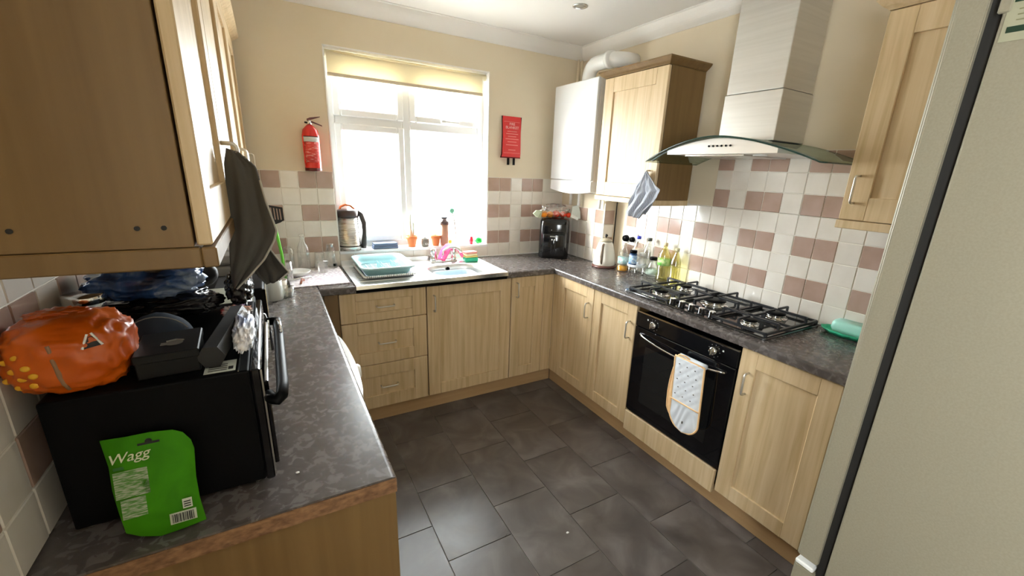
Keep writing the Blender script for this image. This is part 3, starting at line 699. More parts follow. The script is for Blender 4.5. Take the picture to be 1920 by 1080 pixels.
# ------------------------------------------------------------------ dish rack
rk = thing('dish_rack', 'aqua plastic dish rack on the draining board', 'dish rack', (.975, -.285, ZS+.018)); rk.rotation_euler = (0, 0, R(-1))
oA = rrect(.29, .40, .05, 6)
def rl(s, z, d=0): return [(x*s, y*s+0, z+d) for x, y in oA]
tub = loft([rl(.86, .0), rl(.97, .025), rl(1.04, .050), rl(1.10, .053), rl(1.10, .046), rl(1.075, .044), rl(1.06, .052), rl(1.01, .050), rl(.95, .025), rl(.84, .006)], cap0=False, cap1=False)
link('tub', tub, aqua, rk, True)
link('rim', loft([rl(1.10, .047), rl(1.115, .051), rl(1.10, .0565), rl(1.05, .0565), rl(1.04, .050)], cap0=False, cap1=False), aqua_pale, rk, True)
q = bm_()
for i in range(9): box(q, -.118, .118, -.148+.036*i, -.142+.036*i, .002, .006)
for i in range(8): box(q, -.116+.032*i, -.110+.032*i, -.15, .15, .001, .005)
link('grid', q, aqua_pale, rk)['kind'] = 'stuff'
q = bm_()
for x in (-.02, .065):
    for i in range(8): box(q, x-.002, x+.002+.0, -.13+.028*i, -.118+.028*i, .006, .040, bev=.0015); box(q, x+.02, x+.024, -.13+.028*i, -.118+.028*i, .006, .032, bev=.0015)
link('plate_prong', q, aqua_pale, rk)['kind'] = 'stuff'
tag(rt := link('drip_tray', prism([(.978+x*1.06, -.28+y*1.05, ZS+.0035) for x, y in rrect(.29, .37, .04, 6)], (0, 0, .012), bev=.003), mat('dark_tray', (.16, .17, .17), .4)), 'dark shallow tray under the aqua dish rack', 'tray')
q = bm_()
for i in range(26): lathe(q, [(.0045, 0), (.0045, .010), (.002, .012)], (.835+.0115*i, -.485, ZS+.0155), 8)
for i in range(20): lathe(q, [(.0045, 0), (.0045, .010), (.002, .012)], (.828, -.47+.019*i, ZS+.0155), 8)
link('stud', q, white_plastic, rt)['kind'] = 'stuff'
# drying mat
tag(link('drying_mat', prism([(.598+x, -.262+y, WT+.0005) for x, y in rrect(.30, .45, .01, 3)], (0, 0, .006), bev=.002), mat_pink), 'pale pink dotted drying mat beside the drainer', 'mat')
# glassware
def glass(name, label, prof, loc, m=glassm, cat='glass', rot=None, group=None):
    o = link(name, lathe(bm_(), prof, (0, 0, 0), 24), m, None, True, loc); tag(o, label, cat, group)
    if rot: o.rotation_euler = rot
    return o
ZM = WT+.0075
glass('glass_bottle', 'clear swing-top glass bottle on the drying mat', [(.032, 0), (.036, .008), (.036, .12), (.030, .15), (.013, .185), (.012, .21), (.015, .214), (.015, .224)], (.545, -.09, ZM), cat='bottle')
glass('glass_tumbler', 'upturned glass tumbler right of the swing-top bottle', [(.034, 0), (.028, .10), (.026, .104)], (.635, -.075, ZM))
glass('glass_carafe', 'tall glass jug nearest the window on the drying mat', [(.036, 0), (.036, .002), (.028, .12), (.022, .15), (.024, .155)], (.700, -.065, ZM))
glass('glass_tumbler', 'clear glass standing left of the swing-top bottle', [(.030, 0), (.034, .06), (.034, .13), (.018, .15)], (.462, -.08, ZM))
glass('glass_tumbler', 'short glass in front of the two glasses on the drying mat', [(.028, 0), (.032, .07), (.032, .072)], (.640, -.175, ZM))
dish = link('white_dish', lathe(bm_(), [(.02, 0), (.055, .018), (.068, .034), (.066, .036), (.052, .022), (.018, .006)], (0, 0, 0), 28), white_plastic, None, True, (.500, -.25, ZM)); tag(dish, 'white oval dish tilted on the drying mat edge', 'dish')
tag(link('tray_handle', tube(bm_(), [(.44, -.37, ZM+.006), (.50, -.33, ZM+.008), (.56, -.31, ZM+.006), (.565, -.29, ZM+.006)], .005, 8), steel_bright, None, True), 'steel ladle handle lying on the drying mat', 'utensil')
tag(link('corkscrew', tube(bm_(), [(.50, -.44, ZM+.005), (.51, -.40, ZM+.02), (.52, -.37, ZM+.005)], .006, 8), mat('rust_brown', (.32, .12, .08), .6), None, True), 'small reddish brown tool on the drying mat front corner', 'utensil')
tag(link('bottle_stopper', lathe(bm_(), [(.012, 0), (.012, .016)], (.727, -.03, ZM), 14), black_satin, None, True), 'small black stopper at the back corner of the drying mat', 'stopper')

# ------------------------------------------------------------------ window sill things
SZ = WZ0+.001
sm = thing('soup_maker', 'stainless soup maker with black handle and orange-trimmed lid', 'soup maker', (.835, .036, SZ))
link('jug', lathe(bm_(), [(.072, 0), (.072, .03), (.070, .034), (.067, .22)], (0, 0, 0), 32), steel, sm, True); link('base_band', lathe(bm_(), [(.0735, .028), (.0735, .034)], (0, 0, 0), 32), black_satin, sm, True)
link('lid', lathe(bm_(), [(.069, .221), (.070, .235), (.066, .262), (.05, .27)], (0, 0, 0), 32), mat('dark_brown_lid', (.05, .03, .028), .3), sm, True)
link('lid_handle', tube(bm_(), [(-.048, 0, .262), (-.04, 0, .285), (-.01, 0, .298), (.02, 0, .292), (.045, 0, .27), (.055, 0, .25)], .007, 10), mat('orange_trim', (.68, .14, .03), .4), sm, True)
link('side_handle', tube(bm_(), [(.055, -.01, .262), (.082, -.01, .235), (.098, -.01, .18), (.098, -.01, .12), (.09, -.01, .05), (.087, -.01, .01)], [.010, .017, .018, .015, .018, .018], 10), mat('dark_handle', (.045, .035, .03), .35), sm, True)
bk = thing('notebook', 'blue-grey folded cloth stack lying on the sill beside the soup maker', 'cloth', (1.065, .035, SZ))
for i in range(3): link('fold', B(-.085+.003*i, .085-.002*i, -.035, .035, .0005+.013*i, .0125+.013*i, bev=.004, seg=2), mat('blue_grey_cloth', (.16, .20, .30), .9), bk, True)
bk.name = 'folded_cloth'
def pot(loc, label, plant, s=1):
    p = thing('plant_pot', label, 'plant pot', loc); s_ = s
    link('pot', lathe(bm_(), [(.022*s, 0), (.030*s, .05*s), (.036*s, .052*s), (.038*s, .072*s), (.034*s, .072*s), (.03*s, .058*s)], (0, 0, 0), 24), terracotta, p, True)
    link('soil', lathe(bm_(), [(.029*s, .05*s), (.031*s, .060*s)], (0, 0, 0), 16), mat('soil', (.06, .04, .03), .9), p)
    link('stem', tube(bm_(), plant, .0025, 6), mat('dry_stem', (.35, .24, .14), .8), p, True)
pot((1.257, .035, SZ), 'terracotta pot with tall pale cactus stems in the middle of the sill', [(0, 0, .055), (.004, 0, .09), (.0, .003, .12)], 1.1)
cp = tag(link('cactus', tube(tube(bm_(), [(1.25, .038, SZ+.07), (1.248, .04, SZ+.17), (1.252, .042, SZ+.23)], .009, 8), [(1.270, .036, SZ+.07), (1.272, .036, SZ+.17)], .006, 8), mat('pale_cactus', (.60, .62, .52), .7), None, True), 'pale upright cactus growing from the middle terracotta pot', 'plant')
pot((1.435, .037, SZ), 'terracotta pot with one short twig, beside the brown shaker', [(0, 0, .055), (-.004, 0, .09), (-.006, 0, .115)], 1.05)
oj = thing('owl_pot', 'small grey ceramic pot with two round eyes between the terracotta pots', 'ornament', (1.350, .022, SZ))
stone = mat('grey_ceramic', (.22, .21, .18), .6)
link('body', lathe(bm_(), [(.024, 0), (.028, .015), (.027, .042), (.024, .046)], (0, 0, 0), 20), stone, oj, True); link('lid', lathe(bm_(), [(.027, .047), (.026, .054), (.010, .062), (.006, .070)], (0, 0, 0), 20), stone, oj, True)
for x in (-.002, .014): e_ = link('eye', lathe(bm_(), [(.007, 0), (.007, -.004)], (x, -.024, .022), 12, 'y'), white_plastic, oj, True); link('pupil', lathe(bm_(), [(.003, -.004), (.003, -.0055)], (x, -.024, .022), 8, 'y'), black_matt, e_)
sh = thing('shaker_bottle', 'brown tinted shaker bottle with dark flip cap on the sill', 'bottle', (1.500, .03, SZ))
link('body', lathe(bm_(), [(.029, 0), (.031, .01), (.033, .155)], (0, 0, 0), 24), mat('pinkish_brown_plastic', (.48, .26, .18), .3), sh, True)
link('cap', lathe(bm_(), [(.036, .156), (.036, .175), (.022, .182), (.020, .197)], (0, 0, 0), 24), mat('brown_cap', (.09, .05, .045), .4), sh, True)
link('flip', B(-.022, .022, -.008, .008, .197, .206, bev=.003), black_satin, sh)
br = thing('dish_brush', 'long white bottle brush with mint green head leaning by the window', 'brush', (1.583, .02, SZ))
link('handle', tube(bm_(), [(.005, 0, .006), (.006, .005, .08), (-.002, .012, .17), (-.014, .02, .235)], .005, 8), mat('off_white_handle', (.55, .55, .48), .5), br, True); link('head', blob((-.018, .022, .252), (.020, .014, .020), 3, .2, 6), mat('mint_head', (.20, .60, .42), .6), br, True)
tag(link('small_tub', lathe(bm_(), [(.012, 0), (.013, .03), (.010, .034)], (1.552, .05, SZ), 16), orange_m, None, True), 'tiny orange tub behind the bottle brush', 'tub')
rb = thing('red_bottle', 'small red bottle at the right end of the sill', 'bottle', (1.712, .02, SZ)); link('body', lathe(bm_(), [(.014, 0), (.016, .03), (.012, .06)], (0, 0, 0), 20), mat('red_liquid', (.80, .02, .05), .2), rb, True); link('neck', lathe(bm_(), [(.011, .0605), (.007, .085), (.007, .10)], (0, 0, 0), 16), glassm, rb, True)
tag(link('green_tub', blob((1.780, .035, SZ+.024), (.028, .02, .0235), 3, .12, 3, 4, .0235, .8), mat('bright_green', (.02, .60, .08), .25), None, True), 'small bright green tub beside the red bottle', 'tub')

# ------------------------------------------------------------------ fire safety
fe = thing('fire_extinguisher', 'red fire extinguisher standing above the tiles left of the window', 'fire extinguisher', (.652, -.052, 1.513))
link('cylinder', lathe(bm_(), [(.040, .0), (.046, .008), (.046, .012), (.047, .20), (.040, .232), (.022, .252), (.016, .258)], (0, 0, 0), 32), red, fe, True)
link('foot_ring', lathe(bm_(), [(.044, -.0), (.0465, .004), (.0465, .018)], (0, 0, 0), 32), mat('dark_ring', (.12, .01, .01), .4), fe, True)
def wrap(r, z0, z1, a0, a1, m, name, par):
    q = bm_(); n = 14; A = [q.verts.new((r*math.cos(a0+(a1-a0)*i/n), r*math.sin(a0+(a1-a0)*i/n), z0)) for i in range(n+1)]; D = [q.verts.new((v.co.x, v.co.y, z1)) for v in A]
    for i in range(n): q.faces.new((A[i], A[i+1], D[i+1], D[i]))
    o = link(name, q, m, par, True); s = o.modifiers.new('t', 'SOLIDIFY'); s.thickness = .0006; return o
wrap(.0478, .165, .192, R(-150), R(-35), grey_label, 'label', fe); wrap(.0478, .05, .163, R(-145), R(-35), red_label, 'instruction_label', fe)
wrap(.0479, .192, .196, R(-150), R(-35), black_satin, 'label_line', fe)
link('valve', lathe(bm_(), [(.013, .259), (.013, .275), (.010, .285)], (0, 0, 0), 16), steel_bright, fe, True)
link('trigger', prism([(-.012, -.006, .285), (.010, -.006, .288), (.058, -.006, .306), (.060, -.006, .310), (.005, -.006, .300), (-.012, -.006, .292)], (0, .012, 0)), mat('dark_red_lever', (.10, .015, .015), .4), fe)
link('carry_handle', prism([(-.008, -.006, .281), (.014, -.006, .281), (.066, -.006, .262), (.068, -.006, .256), (.012, -.006, .273), (-.008, -.006, .275)], (0, .012, 0)), mat('dark_red_grip', (.09, .015, .015), .4), fe)
link('nozzle', tube(bm_(), [(-.008, 0, .27), (-.025, -.005, .272)], .005, 8), black_satin, fe, True)
link('wall_bracket', B(-.012, .012, .046, .052, .06, .24, bev=.001), black_satin, fe)
fbk = thing('fire_blanket', 'red hanging fire blanket pouch right of the window', 'fire blanket', (2.021, -.003, 1.655))
q = loft([[(-.080, -.003, .292), (.078, -.003, .292), (.078, -.010, .292), (-.080, -.010, .292)], [(-.078, -.002, .15), (.070, -.002, .15), (.070, -.026, .15), (-.078, -.026, .15)], [(-.080, -.002, .03), (.072, -.002, .03), (.072, -.028, .03), (-.080, -.028, .03)], [(-.088, -.002, .0), (.074, -.002, .0), (.074, -.020, .0), (-.088, -.020, .0)]])
link('pouch', q, red_fabric, fbk)
q = tube(bm_(), [(-.081, -.008, .292), (-.079, -.014, .15), (-.082, -.016, .03), (-.089, -.012, 0)], .004, 8); tube(q, [(.079, -.008, .292), (.071, -.014, .15), (.073, -.016, .03), (.075, -.012, .0)], .004, 8); tube(q, [(-.088, -.021, .004), (.074, -.021, .004)], .003, 6)
link('piping', q, black_satin, fbk)
for x in (-.026, .022): link('pull_tape', B(x-.010, x+.010, -.018, -.014, -.050, .012, bev=.001), black_satin, fbk)
def tt(s, size, z, y, **k): text('lettering', s, size, mat('white_print', (.85, .55, .52), .5), fbk, (-.003, y, z), (R(90-0), 0, 0), .0004, **k)
tt('FIRE', .026, .238, -.0215); tt('BLANKET', .026, .214, -.0235)
q = bm_()
for (z, w_, y) in ((.253, .13, -.020), (.185, .08, -.0262), (.168, .10, -.0266), (.15, .07, -.0268), (.132, .11, -.0272), (.112, .075, -.0276), (.09, .10, -.028), (.055, .06, -.0288), (.035, .14, -.0292)): box(q, -.004-w_/2, -.004+w_/2, y-.0006, y+.003, z, z+(.0022 if w_ in (.13, .14) else .005))
link('print_line', q, mat('pink_print', (.78, .25, .22), .5), fbk)['kind'] = 'stuff'

# ------------------------------------------------------------------ air fryer corner
af = thing('air_fryer', 'black air fryer with a drawer in the corner of the worktop', 'air fryer', (2.352, -.178, WT+.001), R(-37))
o2 = rrect(.235, .235, .05, 6); a2 = lambda s, z: [(x*s, y*s, z) for x, y in o2]
link('body', loft([a2(.94, 0), a2(1.0, .015), a2(1.0, .12), a2(.985, .25), a2(.96, .29), a2(.88, .305), a2(.5, .310)]), black_gloss, af, True)
link('drawer_front', B(-.085, .085, -.126, -.10, .02, .195, bev=.012, seg=3), black_gloss, af, True)
link('handle', B(-.018, .018, -.168, -.124, .035, .165, bev=.006, seg=3), black_gloss, af, True)
link('control_slot', B(-.075, .075, -.121, -.117, .205, .211, bev=.001), black_satin, af)
link('trim', box(bm_(), -.028, .028, -.128, -.125, .172, .180, bev=.001), grey_plastic, af)
q = bm_(); 
for x in (-.010, .010): lathe(q, [(.005, 0), (.005, -.003)], (x, -.168, .158), 10, 'y')
lathe(q, [(.003, 0), (.003, -.002)], (-.02, -.1185, .225), 8, 'y')
link('indicator', q, white_plastic, af)['kind'] = 'stuff'
zt = WT+.312
fr_ = [((2.235, -.185, .026), orange_m, 'orange', 'orange at the left end of the bag on the air fryer'), ((2.288, -.192, .026), orange_m, 'orange', 'orange second from the left on the air fryer'), ((2.262, -.150, .026), orange_m, 'orange', 'orange behind the two front ones on the air fryer'),
       ((2.345, -.200, .027), tomato_m, 'tomato', 'red tomato in the middle of the air fryer top'), ((2.400, -.205, .026), tomato_m, 'tomato', 'orange-red tomato right of the middle one on the air fryer'), ((2.445, -.222, .022), tomato_m, 'tomato', 'rightmost red tomato on the air fryer'), ((2.375, -.150, .028), tomato_m, 'tomato', 'red tomato at the back of the air fryer top')]
for (p, m, nm, lb) in fr_:
    r = p[2]; f_ = thing(nm, lb, nm, (p[0], p[1], zt)); q = blob((0, 0, r), (r, r, r*.92), 3, .04, 2, p[0]*9); link('fruit', q, m, f_, True)
    link('stalk', lathe(bm_(), [(.004, 0), (.002, .004)], (0, 0, r*1.9), 6), mat('stalk_green', (.1, .2, .05), .7), f_)
tag(link('fruit_bag', blob((2.340, -.178, zt+.050), (.118, .070, .050), 4, .35, 4, 3, .048), film, None, True), 'crumpled clear plastic bag around the fruit on the air fryer', 'bag')
tag(link('crisp_packet', loft([[(2.130, -.20, zt+.035), (2.150, -.21, zt+.06), (2.155, -.19, zt+.06), (2.135, -.18, zt+.035)], [(2.165, -.21, zt+.008), (2.195, -.22, zt+.058), (2.20, -.18, zt+.058), (2.17, -.17, zt+.008)], [(2.205, -.19, zt-.000), (2.212, -.20, zt+.05), (2.214, -.17, zt+.05), (2.208, -.16, zt+.0)]]), mat('pale_green_film', (.55, .62, .45), .3)), 'pale green and white leafy packet on the left of the air fryer', 'packet')
tag(link('paper_bag', loft([[(2.440, -.26, zt+.002), (2.505, -.30, zt+.0), (2.51, -.285, zt+.01), (2.445, -.245, zt+.012)], [(2.455, -.25, zt+.05), (2.515, -.28, zt+.05), (2.52, -.265, zt+.06), (2.46, -.235, zt+.06)], [(2.460, -.245, zt+.085), (2.505, -.265, zt+.10), (2.51, -.255, zt+.105), (2.465, -.235, zt+.09)]]), mat('pale_grey_film', (.60, .64, .60), .35)), 'pale grey folded bag at the right edge of the air fryer', 'bag')
tag(link('paper_label', B(-.03, .03, -.001, .001, -.012, .012), paper, None, False, (2.455, -.292, zt+.012)), 'white paper tag hanging over the air fryer corner', 'tag').rotation_euler = (R(20), R(25), R(-40))
# kettle
kt = thing('kettle', 'cream dome kettle with dark handle on a brown base', 'kettle', (2.490, -.640, WT+.001), R(-50))
link('base', lathe(bm_(), [(.085, 0), (.088, .008), (.082, .016)], (0, 0, 0), 32), mat('red_brown_base', (.14, .06, .05), .3), kt, True)
link('body', lathe(bm_(), [(.078, .017), (.082, .022), (.080, .05), (.068, .12), (.052, .175), (.045, .185)], (0, 0, 0), 36), mat('cream_enamel', (.80, .76, .68), .15), kt, True)
link('lid', lathe(bm_(), [(.046, .186), (.043, .198), (.025, .208), (.010, .211)], (0, 0, 0), 28), mat('pale_brown_lid', (.45, .40, .30), .3), kt, True)
link('lid_knob', lathe(bm_(), [(.004, .211), (.004, .220), (.011, .226), (.011, .234), (.004, .24)], (0, 0, 0), 16), black_gloss, kt, True)
link('handle', tube(bm_(), [(-.005, -.055, .172), (-.005, -.085, .165), (-.005, -.10, .14), (-.005, -.105, .09), (-.005, -.100, .05), (-.005, -.085, .035)], [.008, .010, .011, .011, .009, .006], 10), mat('taupe_handle', (.20, .15, .11), .4), kt, True)
link('spout', prism([(-.012, .06, .10), (-.012, .085, .165), (-.012, .045, .172)], (.024, 0, 0)), mat('cream_spout', (.80, .76, .68), .2), kt)
# socket and plug
so = thing('wall_socket', 'white double wall socket with a black plug behind the bottles', 'socket', (W-.006, -.735, 1.125))
link('plate', B(-.008, 0, -.073, .073, -.043, .043, bev=.003, seg=2), white_plastic, so); link('plug', lathe(bm_(), [(.022, -.032), (.025, -.009)], (0, .03, .0), 20, 'x'), black_satin, so, True); link('plug', lathe(bm_(), [(.018, -.028), (.020, -.009)], (0, -.035, -.0), 20, 'x'), black_satin, so, True)

# ------------------------------------------------------------------ bottles
def bottle(name, label, loc, prof, m, capr=None, capz=None, capm=white_plastic, lab=None, labm=None, liq=None):
    b_ = thing(name, label, 'bottle', loc)
    link('body', lathe(bm_(), prof, (0, 0, 0), 24), m, b_, True)
    if capr: link('bottle_cap', lathe(bm_(), [(capr, capz), (capr, capz+.018), (capr*.8, capz+.02)], (0, 0, 0), 16), capm, b_, True)
    if lab: link('label', lathe(bm_(), [(lab[0], lab[1]), (lab[0], lab[2])], (0, 0, 0), 24), labm, b_, True)
    if liq: link('liquid', lathe(bm_(), [(liq[0]*.9, .003), (liq[0], .01), (liq[0], liq[1])], (0, 0, 0), 24), liq[2], b_, True)
lab_b = noisy(mat('blue_white_label', (.1, .4, .7), .4), [(.02, .25, .6), (.75, .82, .9)], (1, 1, 1), 60, 2)
lab_t = noisy(mat('teal_white_label', (.6, .8, .8), .4), [(.15, .5, .5), (.85, .9, .9)], (1, 1, 1), 50, 2)
lab_g = noisy(mat('green_white_label', (.5, .7, .3), .4), [(.15, .60, .08), (.75, .85, .45)], (1, 1, 1), 45, 2)
lab_p = noisy(mat('pale_peach_label', (.8, .7, .55), .4), [(.65, .52, .38), (.85, .80, .72)], (1, 1, 40), 5, 2)
BZ = WT+.001
bottle('squash_bottle', 'clear bottle with a little orange squash left, nearest the kettle', (2.525, -.800, BZ), [(.036, 0), (.038, .01), (.038, .09), (.026, .12), (.032, .13), (.012, .17), (.012, .18)], glassm, .014, .18, mat('orange_cap', (.8, .7, .6), .4), (.0386, .055, .10), lab_t, (.0365, .035, yellow_liq))
bottle('tall_bottle', 'tall clear bottle with a blue cap and peach label', (2.590, -.865, BZ), [(.036, 0), (.038, .01), (.038, .17), (.028, .20), (.013, .225), (.013, .235)], glassm, .015, .235, mat('blue_cap', (.03, .05, .5), .3), (.0386, .12, .165), lab_p)
bottle('tall_bottle', 'tall clear bottle with a dark grey cap against the tiles', (2.596, -.960, BZ), [(.034, 0), (.036, .01), (.036, .17), (.026, .20), (.013, .225), (.013, .235)], glassm, .015, .235, mat('dark_cap', (.08, .09, .08), .3))
bottle('oil_bottle', 'golden cooking oil bottle with a green label behind the hob', (2.590, -1.105, BZ), [(.036, 0), (.039, .01), (.036, .05), (.039, .09), (.036, .13), (.039, .17), (.020, .205), (.012, .215), (.012, .225)], amber, .014, .225, mat('straw_cap', (.75, .6, .35), .4), (.0396, .10, .145), lab_g, None)
bottle('oil_bottle', 'pale yellow cooking oil bottle right of the golden one', (2.598, -1.195, BZ), [(.032, 0), (.034, .01), (.032, .05), (.034, .09), (.032, .14), (.018, .18), (.012, .195), (.012, .205)], amber_pale, .014, .205, mat('pale_cap', (.6, .55, .35), .4), None, None, None)
rs = thing('spice_stand', 'small white metal stand in front of the bottles', 'stand', (2.512, -.945, BZ))
link('tray', lathe(bm_(), [(.055, .062), (.060, .064), (.064, .080), (.062, .081), (.056, .068)], (0, 0, 0), 28), mat('pale_blue_white', (.78, .82, .88), .25), rs, True)
for (x, y) in ((-.04, -.03), (-.03, .035), (.04, .03), (.035, -.035)): link('leg', tube(bm_(), [(x, y, .0), (x, y, .063)], .003, 6), steel_bright, rs, True)
TZ = BZ+.0695
bottle('vitamin_tub', 'dark lidded jar with a bright blue label on the small stand', (2.492, -.925, TZ), [(.024, 0), (.026, .006), (.026, .075), (.020, .083)], mat('dark_blue_plastic', (.01, .05, .15), .3), .024, .083, black_satin, (.0266, .012, .07), lab_b)
bottle('spice_jar', 'clear jar with a white lid on the small stand', (2.540, -.962, TZ), [(.022, 0), (.022, .06), (.018, .068)], glassm, .02, .068, white_plastic, (.0226, .01, .05), paper)
bottle('sauce_jar', 'rounded jar with black lid and pale green label in front of the tall bottles', (2.575, -1.030, BZ), [(.026, 0), (.040, .02), (.042, .06), (.026, .095), (.020, .12)], glassm, .024, .12, black_satin, (.0425, .025, .06), mat('mint_label', (.62, .78, .68), .5))
# soap dish and mint box
sdh = thing('soap_tray', 'green scalloped tray on the worktop beside the hob', 'tray', (2.575, -2.205, BZ))
q = bm_(); n = 48; l0, l1, l2 = [], [], []
for i in range(n):
    a = 2*PI*i/n; w2 = 1+.035*math.cos(12*a)
    l0.append((.045*math.cos(a), .09*math.sin(a), .001)); l1.append((.062*w2*math.cos(a), .115*w2*math.sin(a), .022)); l2.append((.050*math.cos(a), .10*math.sin(a), .006))
link('dish', loft([l0, l1, [(x*.96, y*.97, z+.001) for x, y, z in l1], l2], q), green_plastic, sdh, True)
bxm = loft([[(x*.9, y*.9, .012) for x, y in rrect(.085, .165, .02, 5)], [(x, y, .03) for x, y in rrect(.085, .165, .02, 5)], [(x*.97, y*.97, .052) for x, y in rrect(.085, .165, .02, 5)], [(x*.85, y*.9, .062) for x, y in rrect(.085, .165, .02, 5)]])
tag(link('mint_box', bxm, mint, None, True, (2.588, -2.215, BZ+.001)), 'pale mint lidded box resting on the green tray', 'box')

# ------------------------------------------------------------------ oven glove
def quilt(pts_w, L_, n_=26, k_=44, out=0):
    pass
og = thing('oven_glove', 'white quilted double oven glove with peach edging on the oven handle', 'oven glove', (0, 0, 0))
def glove(name, x, yc, z0, z1, w0, w1, m, par, qd=.0035, shiftb=0, bulge_l=0, thick=.010):
    """quilted pad hanging in the y-z plane; z0 top, z1 bottom"""
    bm = bm_(); nu, nv = 30, 60; G = []
    for j in range(nv+1):
        t = j/nv; z = z0+(z1-z0)*t; hw = (w0+(w1-w0)*t)/2
        rr_ = (w1)/2; dist = (z-z1)
        if dist < rr_: hw = min(hw, rr_*math.sqrt(max(0, 1-((rr_-dist)/rr_)**2))+.002)
        row = []
        for i in range(nu+1):
            u = -1+2*i/nu; y = yc+shiftb*t+bulge_l*math.sin(PI*min(1, t*1.05))-u*hw
            a = (y*1+z)*PI/.042; b = (y-z)*PI/.042
            qq = (abs(math.sin(a))*abs(math.sin(b)))**.5 if qd else 0
            if t > .64 and name == 'front_mitt': qq = .5+.5*math.sin(60*z+9*math.sin(28*y))
            e = max(0, 1-abs(u)**6)
            row.append(bm.verts.new((x-(qd*qq+.004)*e, y, z)))
        G.append(row)
    for j in range(nv):
        for i in range(nu):
            bm.faces.new((G[j][i], G[j][i+1], G[j+1][i+1], G[j+1][i]))
    o = link(name, bm, m, par, True); s = o.modifiers.new('pad', 'SOLIDIFY'); s.thickness = thick; s.offset = -1 if False else 1
    edge = [v for v in [G[j][0].co.copy() if False else None for j in range(0)]]
    return o
def outline(x, yc, z0, z1, w0, w1, shiftb=0, bulge_l=0):
    L_, R_ = [], []; nv = 40
    for j in range(nv+1):
        t = j/nv; z = z0+(z1-z0)*t; hw = (w0+(w1-w0)*t)/2; rr_ = w1/2; dist = z-z1
        if dist < rr_: hw = min(hw, rr_*math.sqrt(max(0, 1-((rr_-dist)/rr_)**2))+.002)
        y = yc+shiftb*t+bulge_l*math.sin(PI*min(1, t*1.05)); L_.append((x, y+hw, z)); R_.append((x, y-hw, z))
    return L_+R_[::-1]
a1 = (2.066, -1.800, .712, .345, .165, .172, -.022)
a2_ = (2.090, -1.780, .700, .350, .15, .180, .0, .018)
glove('back_mitt', 2.092, -1.780, .700, .350, .15, .180, mitt_peach, og, .004, 0, .018, .006)
glove('front_mitt', 2.068, -1.795, .716, .340, .170, .172, mitt_white, og, .0035, -.020, 0, .008)
link('binding', tube(bm_(), outline(2.067, -1.795, .716, .340, .170, .172, -.020), .0045, 8, True), mitt_peach, og, True)
link('binding', tube(bm_(), outline(2.092, -1.780, .700, .350, .15, .180, 0, .018), .0045, 8, True), mitt_peach, og, True)
link('pocket_binding', tube(bm_(), [(2.060, -1.806+.084-.168*i/8, .490) for i in range(9)], .0035, 8), mitt_peach, og, True)
link('top_fold', tube(bm_(), [(2.084, -1.80+.075-.15*i/6, .716) for i in range(7)], .013, 10), mitt_white, og, True)
link('hanging_loop', tube(bm_(), [(2.07, -1.725, .722), (2.062, -1.74, .732), (2.068, -1.77, .732), (2.075, -1.79, .722)], .004, 8), mitt_peach, og, True)
q = bm_(); k = 0
for j in range(5):
    for i in range(3):
        y = -1.745-.046*i-.012*(j % 2); z = .685-.040*j
        b_ = bmesh.ops.create_icosphere(q, subdivisions=1, radius=.0034)
        for v in b_['verts']: v.co = Vector((2.0605+v.co.x*.4, y+v.co.y*1.3, z+v.co.z))
b_ = bmesh.ops.create_icosphere(q, subdivisions=2, radius=.006)
for v in b_['verts']: v.co = Vector((2.0580+v.co.x*.4, -1.815+v.co.y*.8, .395+v.co.z*1.4))
link('embroidered_bee', q, bee, og)['kind'] = 'stuff'

# ------------------------------------------------------------------ towels
tl_ = thing('tea_towel', 'dark grey ribbed towel hanging from the nearest left cabinet handle', 'towel', (.003, -.034, -.004))
k1 = [(0, (.330, -1.760, 1.588), (.352, -1.765, 1.580)), (.35, (.322, -1.755, 1.555), (.383, -1.765, 1.550)), (1.0, (.318, -1.750, 1.49), (.393, -1.77, 1.475)), (1.8, (.312, -1.75, 1.41), (.408, -1.77, 1.404)), (2.2, (.308, -1.75, 1.37), (.400, -1.77, 1.380)), (2.7, (.303, -1.75, 1.32), (.374, -1.77, 1.335)), (3.2, (.300, -1.75, 1.285), (.340, -1.77, 1.298)), (3.5, (.303, -1.75, 1.268), (.310, -1.77, 1.268))]
drape('front_layer', interp(k1, 34), cloth_waffle, tl_, .004, 26, .006, 1.6, 'y', ph=.8)
k2 = [(0, (.338, -1.735, 1.58), (.362, -1.735, 1.572)), (1, (.345, -1.73, 1.48), (.386, -1.735, 1.45)), (2, (.350, -1.73, 1.36), (.390, -1.735, 1.352)), (2.5, (.345, -1.73, 1.32), (.408, -1.735, 1.318)), (3.0, (.355, -1.73, 1.285), (.424, -1.735, 1.292)), (3.3, (.372, -1.73, 1.262), (.400, -1.735, 1.272))]
drape('back_layer', interp(k2, 34), mat('darker_grey_cloth', (.058, .053, .047), .95), tl_, .004, 22, .007, 1.5, 'y')
e1 = [Vector(b)+Vector((0, -.006, 0)) for a, b in interp(k1, 34)]; link('hem', tube(bm_(), e1[6:], .0024, 6), hem, tl_, True)
e2 = [Vector(b)+Vector((0, -.004, 0)) for a, b in interp(k2, 34)]; link('hem', tube(bm_(), e2[16:], .002, 6), hem, tl_, True)
tr_ = thing('dish_towel', 'grey and white striped cloth hanging from the cabinet handle under the hood', 'towel', (0, 0, 0))
k3 = [(0, (2.305, -1.130, 1.588), (2.300, -1.146, 1.590)), (.4, (2.30, -1.105, 1.55), (2.29, -1.185, 1.565)), (1.0, (2.30, -1.07, 1.50), (2.285, -1.235, 1.52)), (1.6, (2.30, -1.045, 1.45), (2.280, -1.285, 1.495)), (2.1, (2.30, -1.02, 1.40), (2.280, -1.250, 1.425)), (2.7, (2.30, -1.00, 1.35), (2.285, -1.180, 1.365)), (3.1, (2.30, -1.02, 1.33), (2.29, -1.135, 1.32))]
